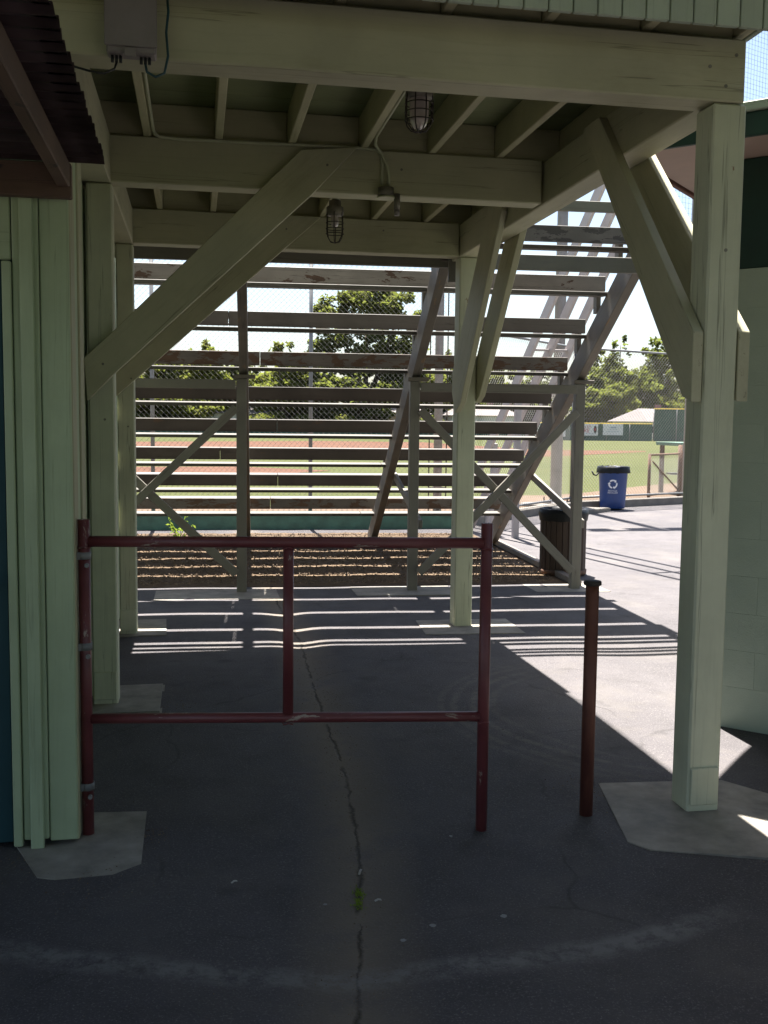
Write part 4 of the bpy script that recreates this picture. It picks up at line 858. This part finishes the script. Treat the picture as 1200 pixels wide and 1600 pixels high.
def scrap(x, y, a, L, wd, label):
    bm = bmesh.new(); vs4 = [bm.verts.new(c) for c in ((-L, -wd, 0), (0, -wd, 0.004), (L, -wd, 0.001), (L, wd, 0.003), (0, wd, 0.006), (-L, wd, 0.001))]; bm.faces.new((vs4[0], vs4[1], vs4[4], vs4[5])); bm.faces.new((vs4[1], vs4[2], vs4[3], vs4[4])); bmesh.ops.solidify(bm, geom=bm.faces[:], thickness=0.001)
    tag(put('paper_scrap', mesh_from(bm, 'scrap'), 'paper', None, Matrix.Translation((x, y, hgt(x, y)+0.004)) @ Matrix.Rotation(a, 4, 'Z')), label, 'litter', 'scraps of litter on the asphalt')
scrap(0.575, 3.50, R(70), 0.022, 0.004, 'white paper sliver lying along the asphalt crack'); scrap(0.60, 3.27, R(10), 0.012, 0.005, 'tiny white scrap beside the mossy part of the crack'); scrap(0.12, 3.45, R(30), 0.012, 0.004, 'pale scrap near the concrete pad of the building')
# moss tufts along the crack
for i, (y, lb) in enumerate(((3.35, 'small green moss tuft in the crack near the scuff arc'), (3.27, 'second green moss tuft in the crack near the scuff arc'))):
    rg = random.Random(i); vv, ff = [], []
    for k in range(70):
        p = Vector((rg.gauss(0, 0.010), rg.gauss(0, 0.022), 0.0)); b_ = len(vv); a = rg.random()*6.28; h_ = rg.uniform(0.004, 0.012)
        vv += [p+Vector((0.003*math.cos(a), 0.003*math.sin(a), 0)), p-Vector((0.003*math.cos(a), 0.003*math.sin(a), 0)), p+Vector((rg.uniform(-0.006, 0.006), rg.uniform(-0.006, 0.006), h_))]; ff.append((b_, b_+1, b_+2))
    me = bpy.data.meshes.new('moss'); me.from_pydata(vv, [], ff); tag(put('moss_tuft', me, 'weedleaf', None, Matrix.Translation((crack_x(y), y, hgt(crack_x(y), y)+0.001))), lb, 'moss', 'moss tufts in the asphalt crack')

rg = random.Random(21); vsx, fsx = [], []
def grit(x, y, sz):
    b_ = len(vsx); p = Vector((x, y, hgt(x, y)+sz*0.3)); rot = Euler((rg.random()*6, rg.random()*6, rg.random()*6)).to_matrix()
    for c in ((1, 0, 0), (-0.5, 0.8, 0), (-0.5, -0.8, 0), (0, 0, 0.8)): vsx.append(p+rot @ (Vector(c)*sz*rg.uniform(0.7, 1.3)))
    for f in ((0, 1, 2), (0, 1, 3), (1, 2, 3), (2, 0, 3)): fsx.append(tuple(b_+q for q in f))
for i in range(900):
    y = rg.uniform(2.4, 7.5); grit(crack_x(y)+rg.gauss(0, 0.07), y, rg.uniform(0.0012, 0.004))
for i in range(700): grit(rg.uniform(-0.6, 2.4), rg.uniform(2.5, 7.5), rg.uniform(0.0012, 0.0035))
for i in range(600):
    cx, cy, sp = rg.choice(((1.72, 3.6, 0.10), (1.70, 4.15, 0.08), (-0.35, 3.55, 0.10), (-0.2, 3.9, 0.05), (-0.6, 3.75, 0.08), (2.05, 3.6, 0.15), (-0.2, 5.7, 0.1), (2.0, 7.4, 0.2))); grit(cx+rg.gauss(0, sp), cy+rg.gauss(0, sp), rg.uniform(0.0015, 0.005))
me = bpy.data.meshes.new('grit'); me.from_pydata(vsx, [], fsx)
tag(put('grit', me, 'pebble'), 'fine grit scattered over the shaded asphalt', 'grit', None, 'stuff')
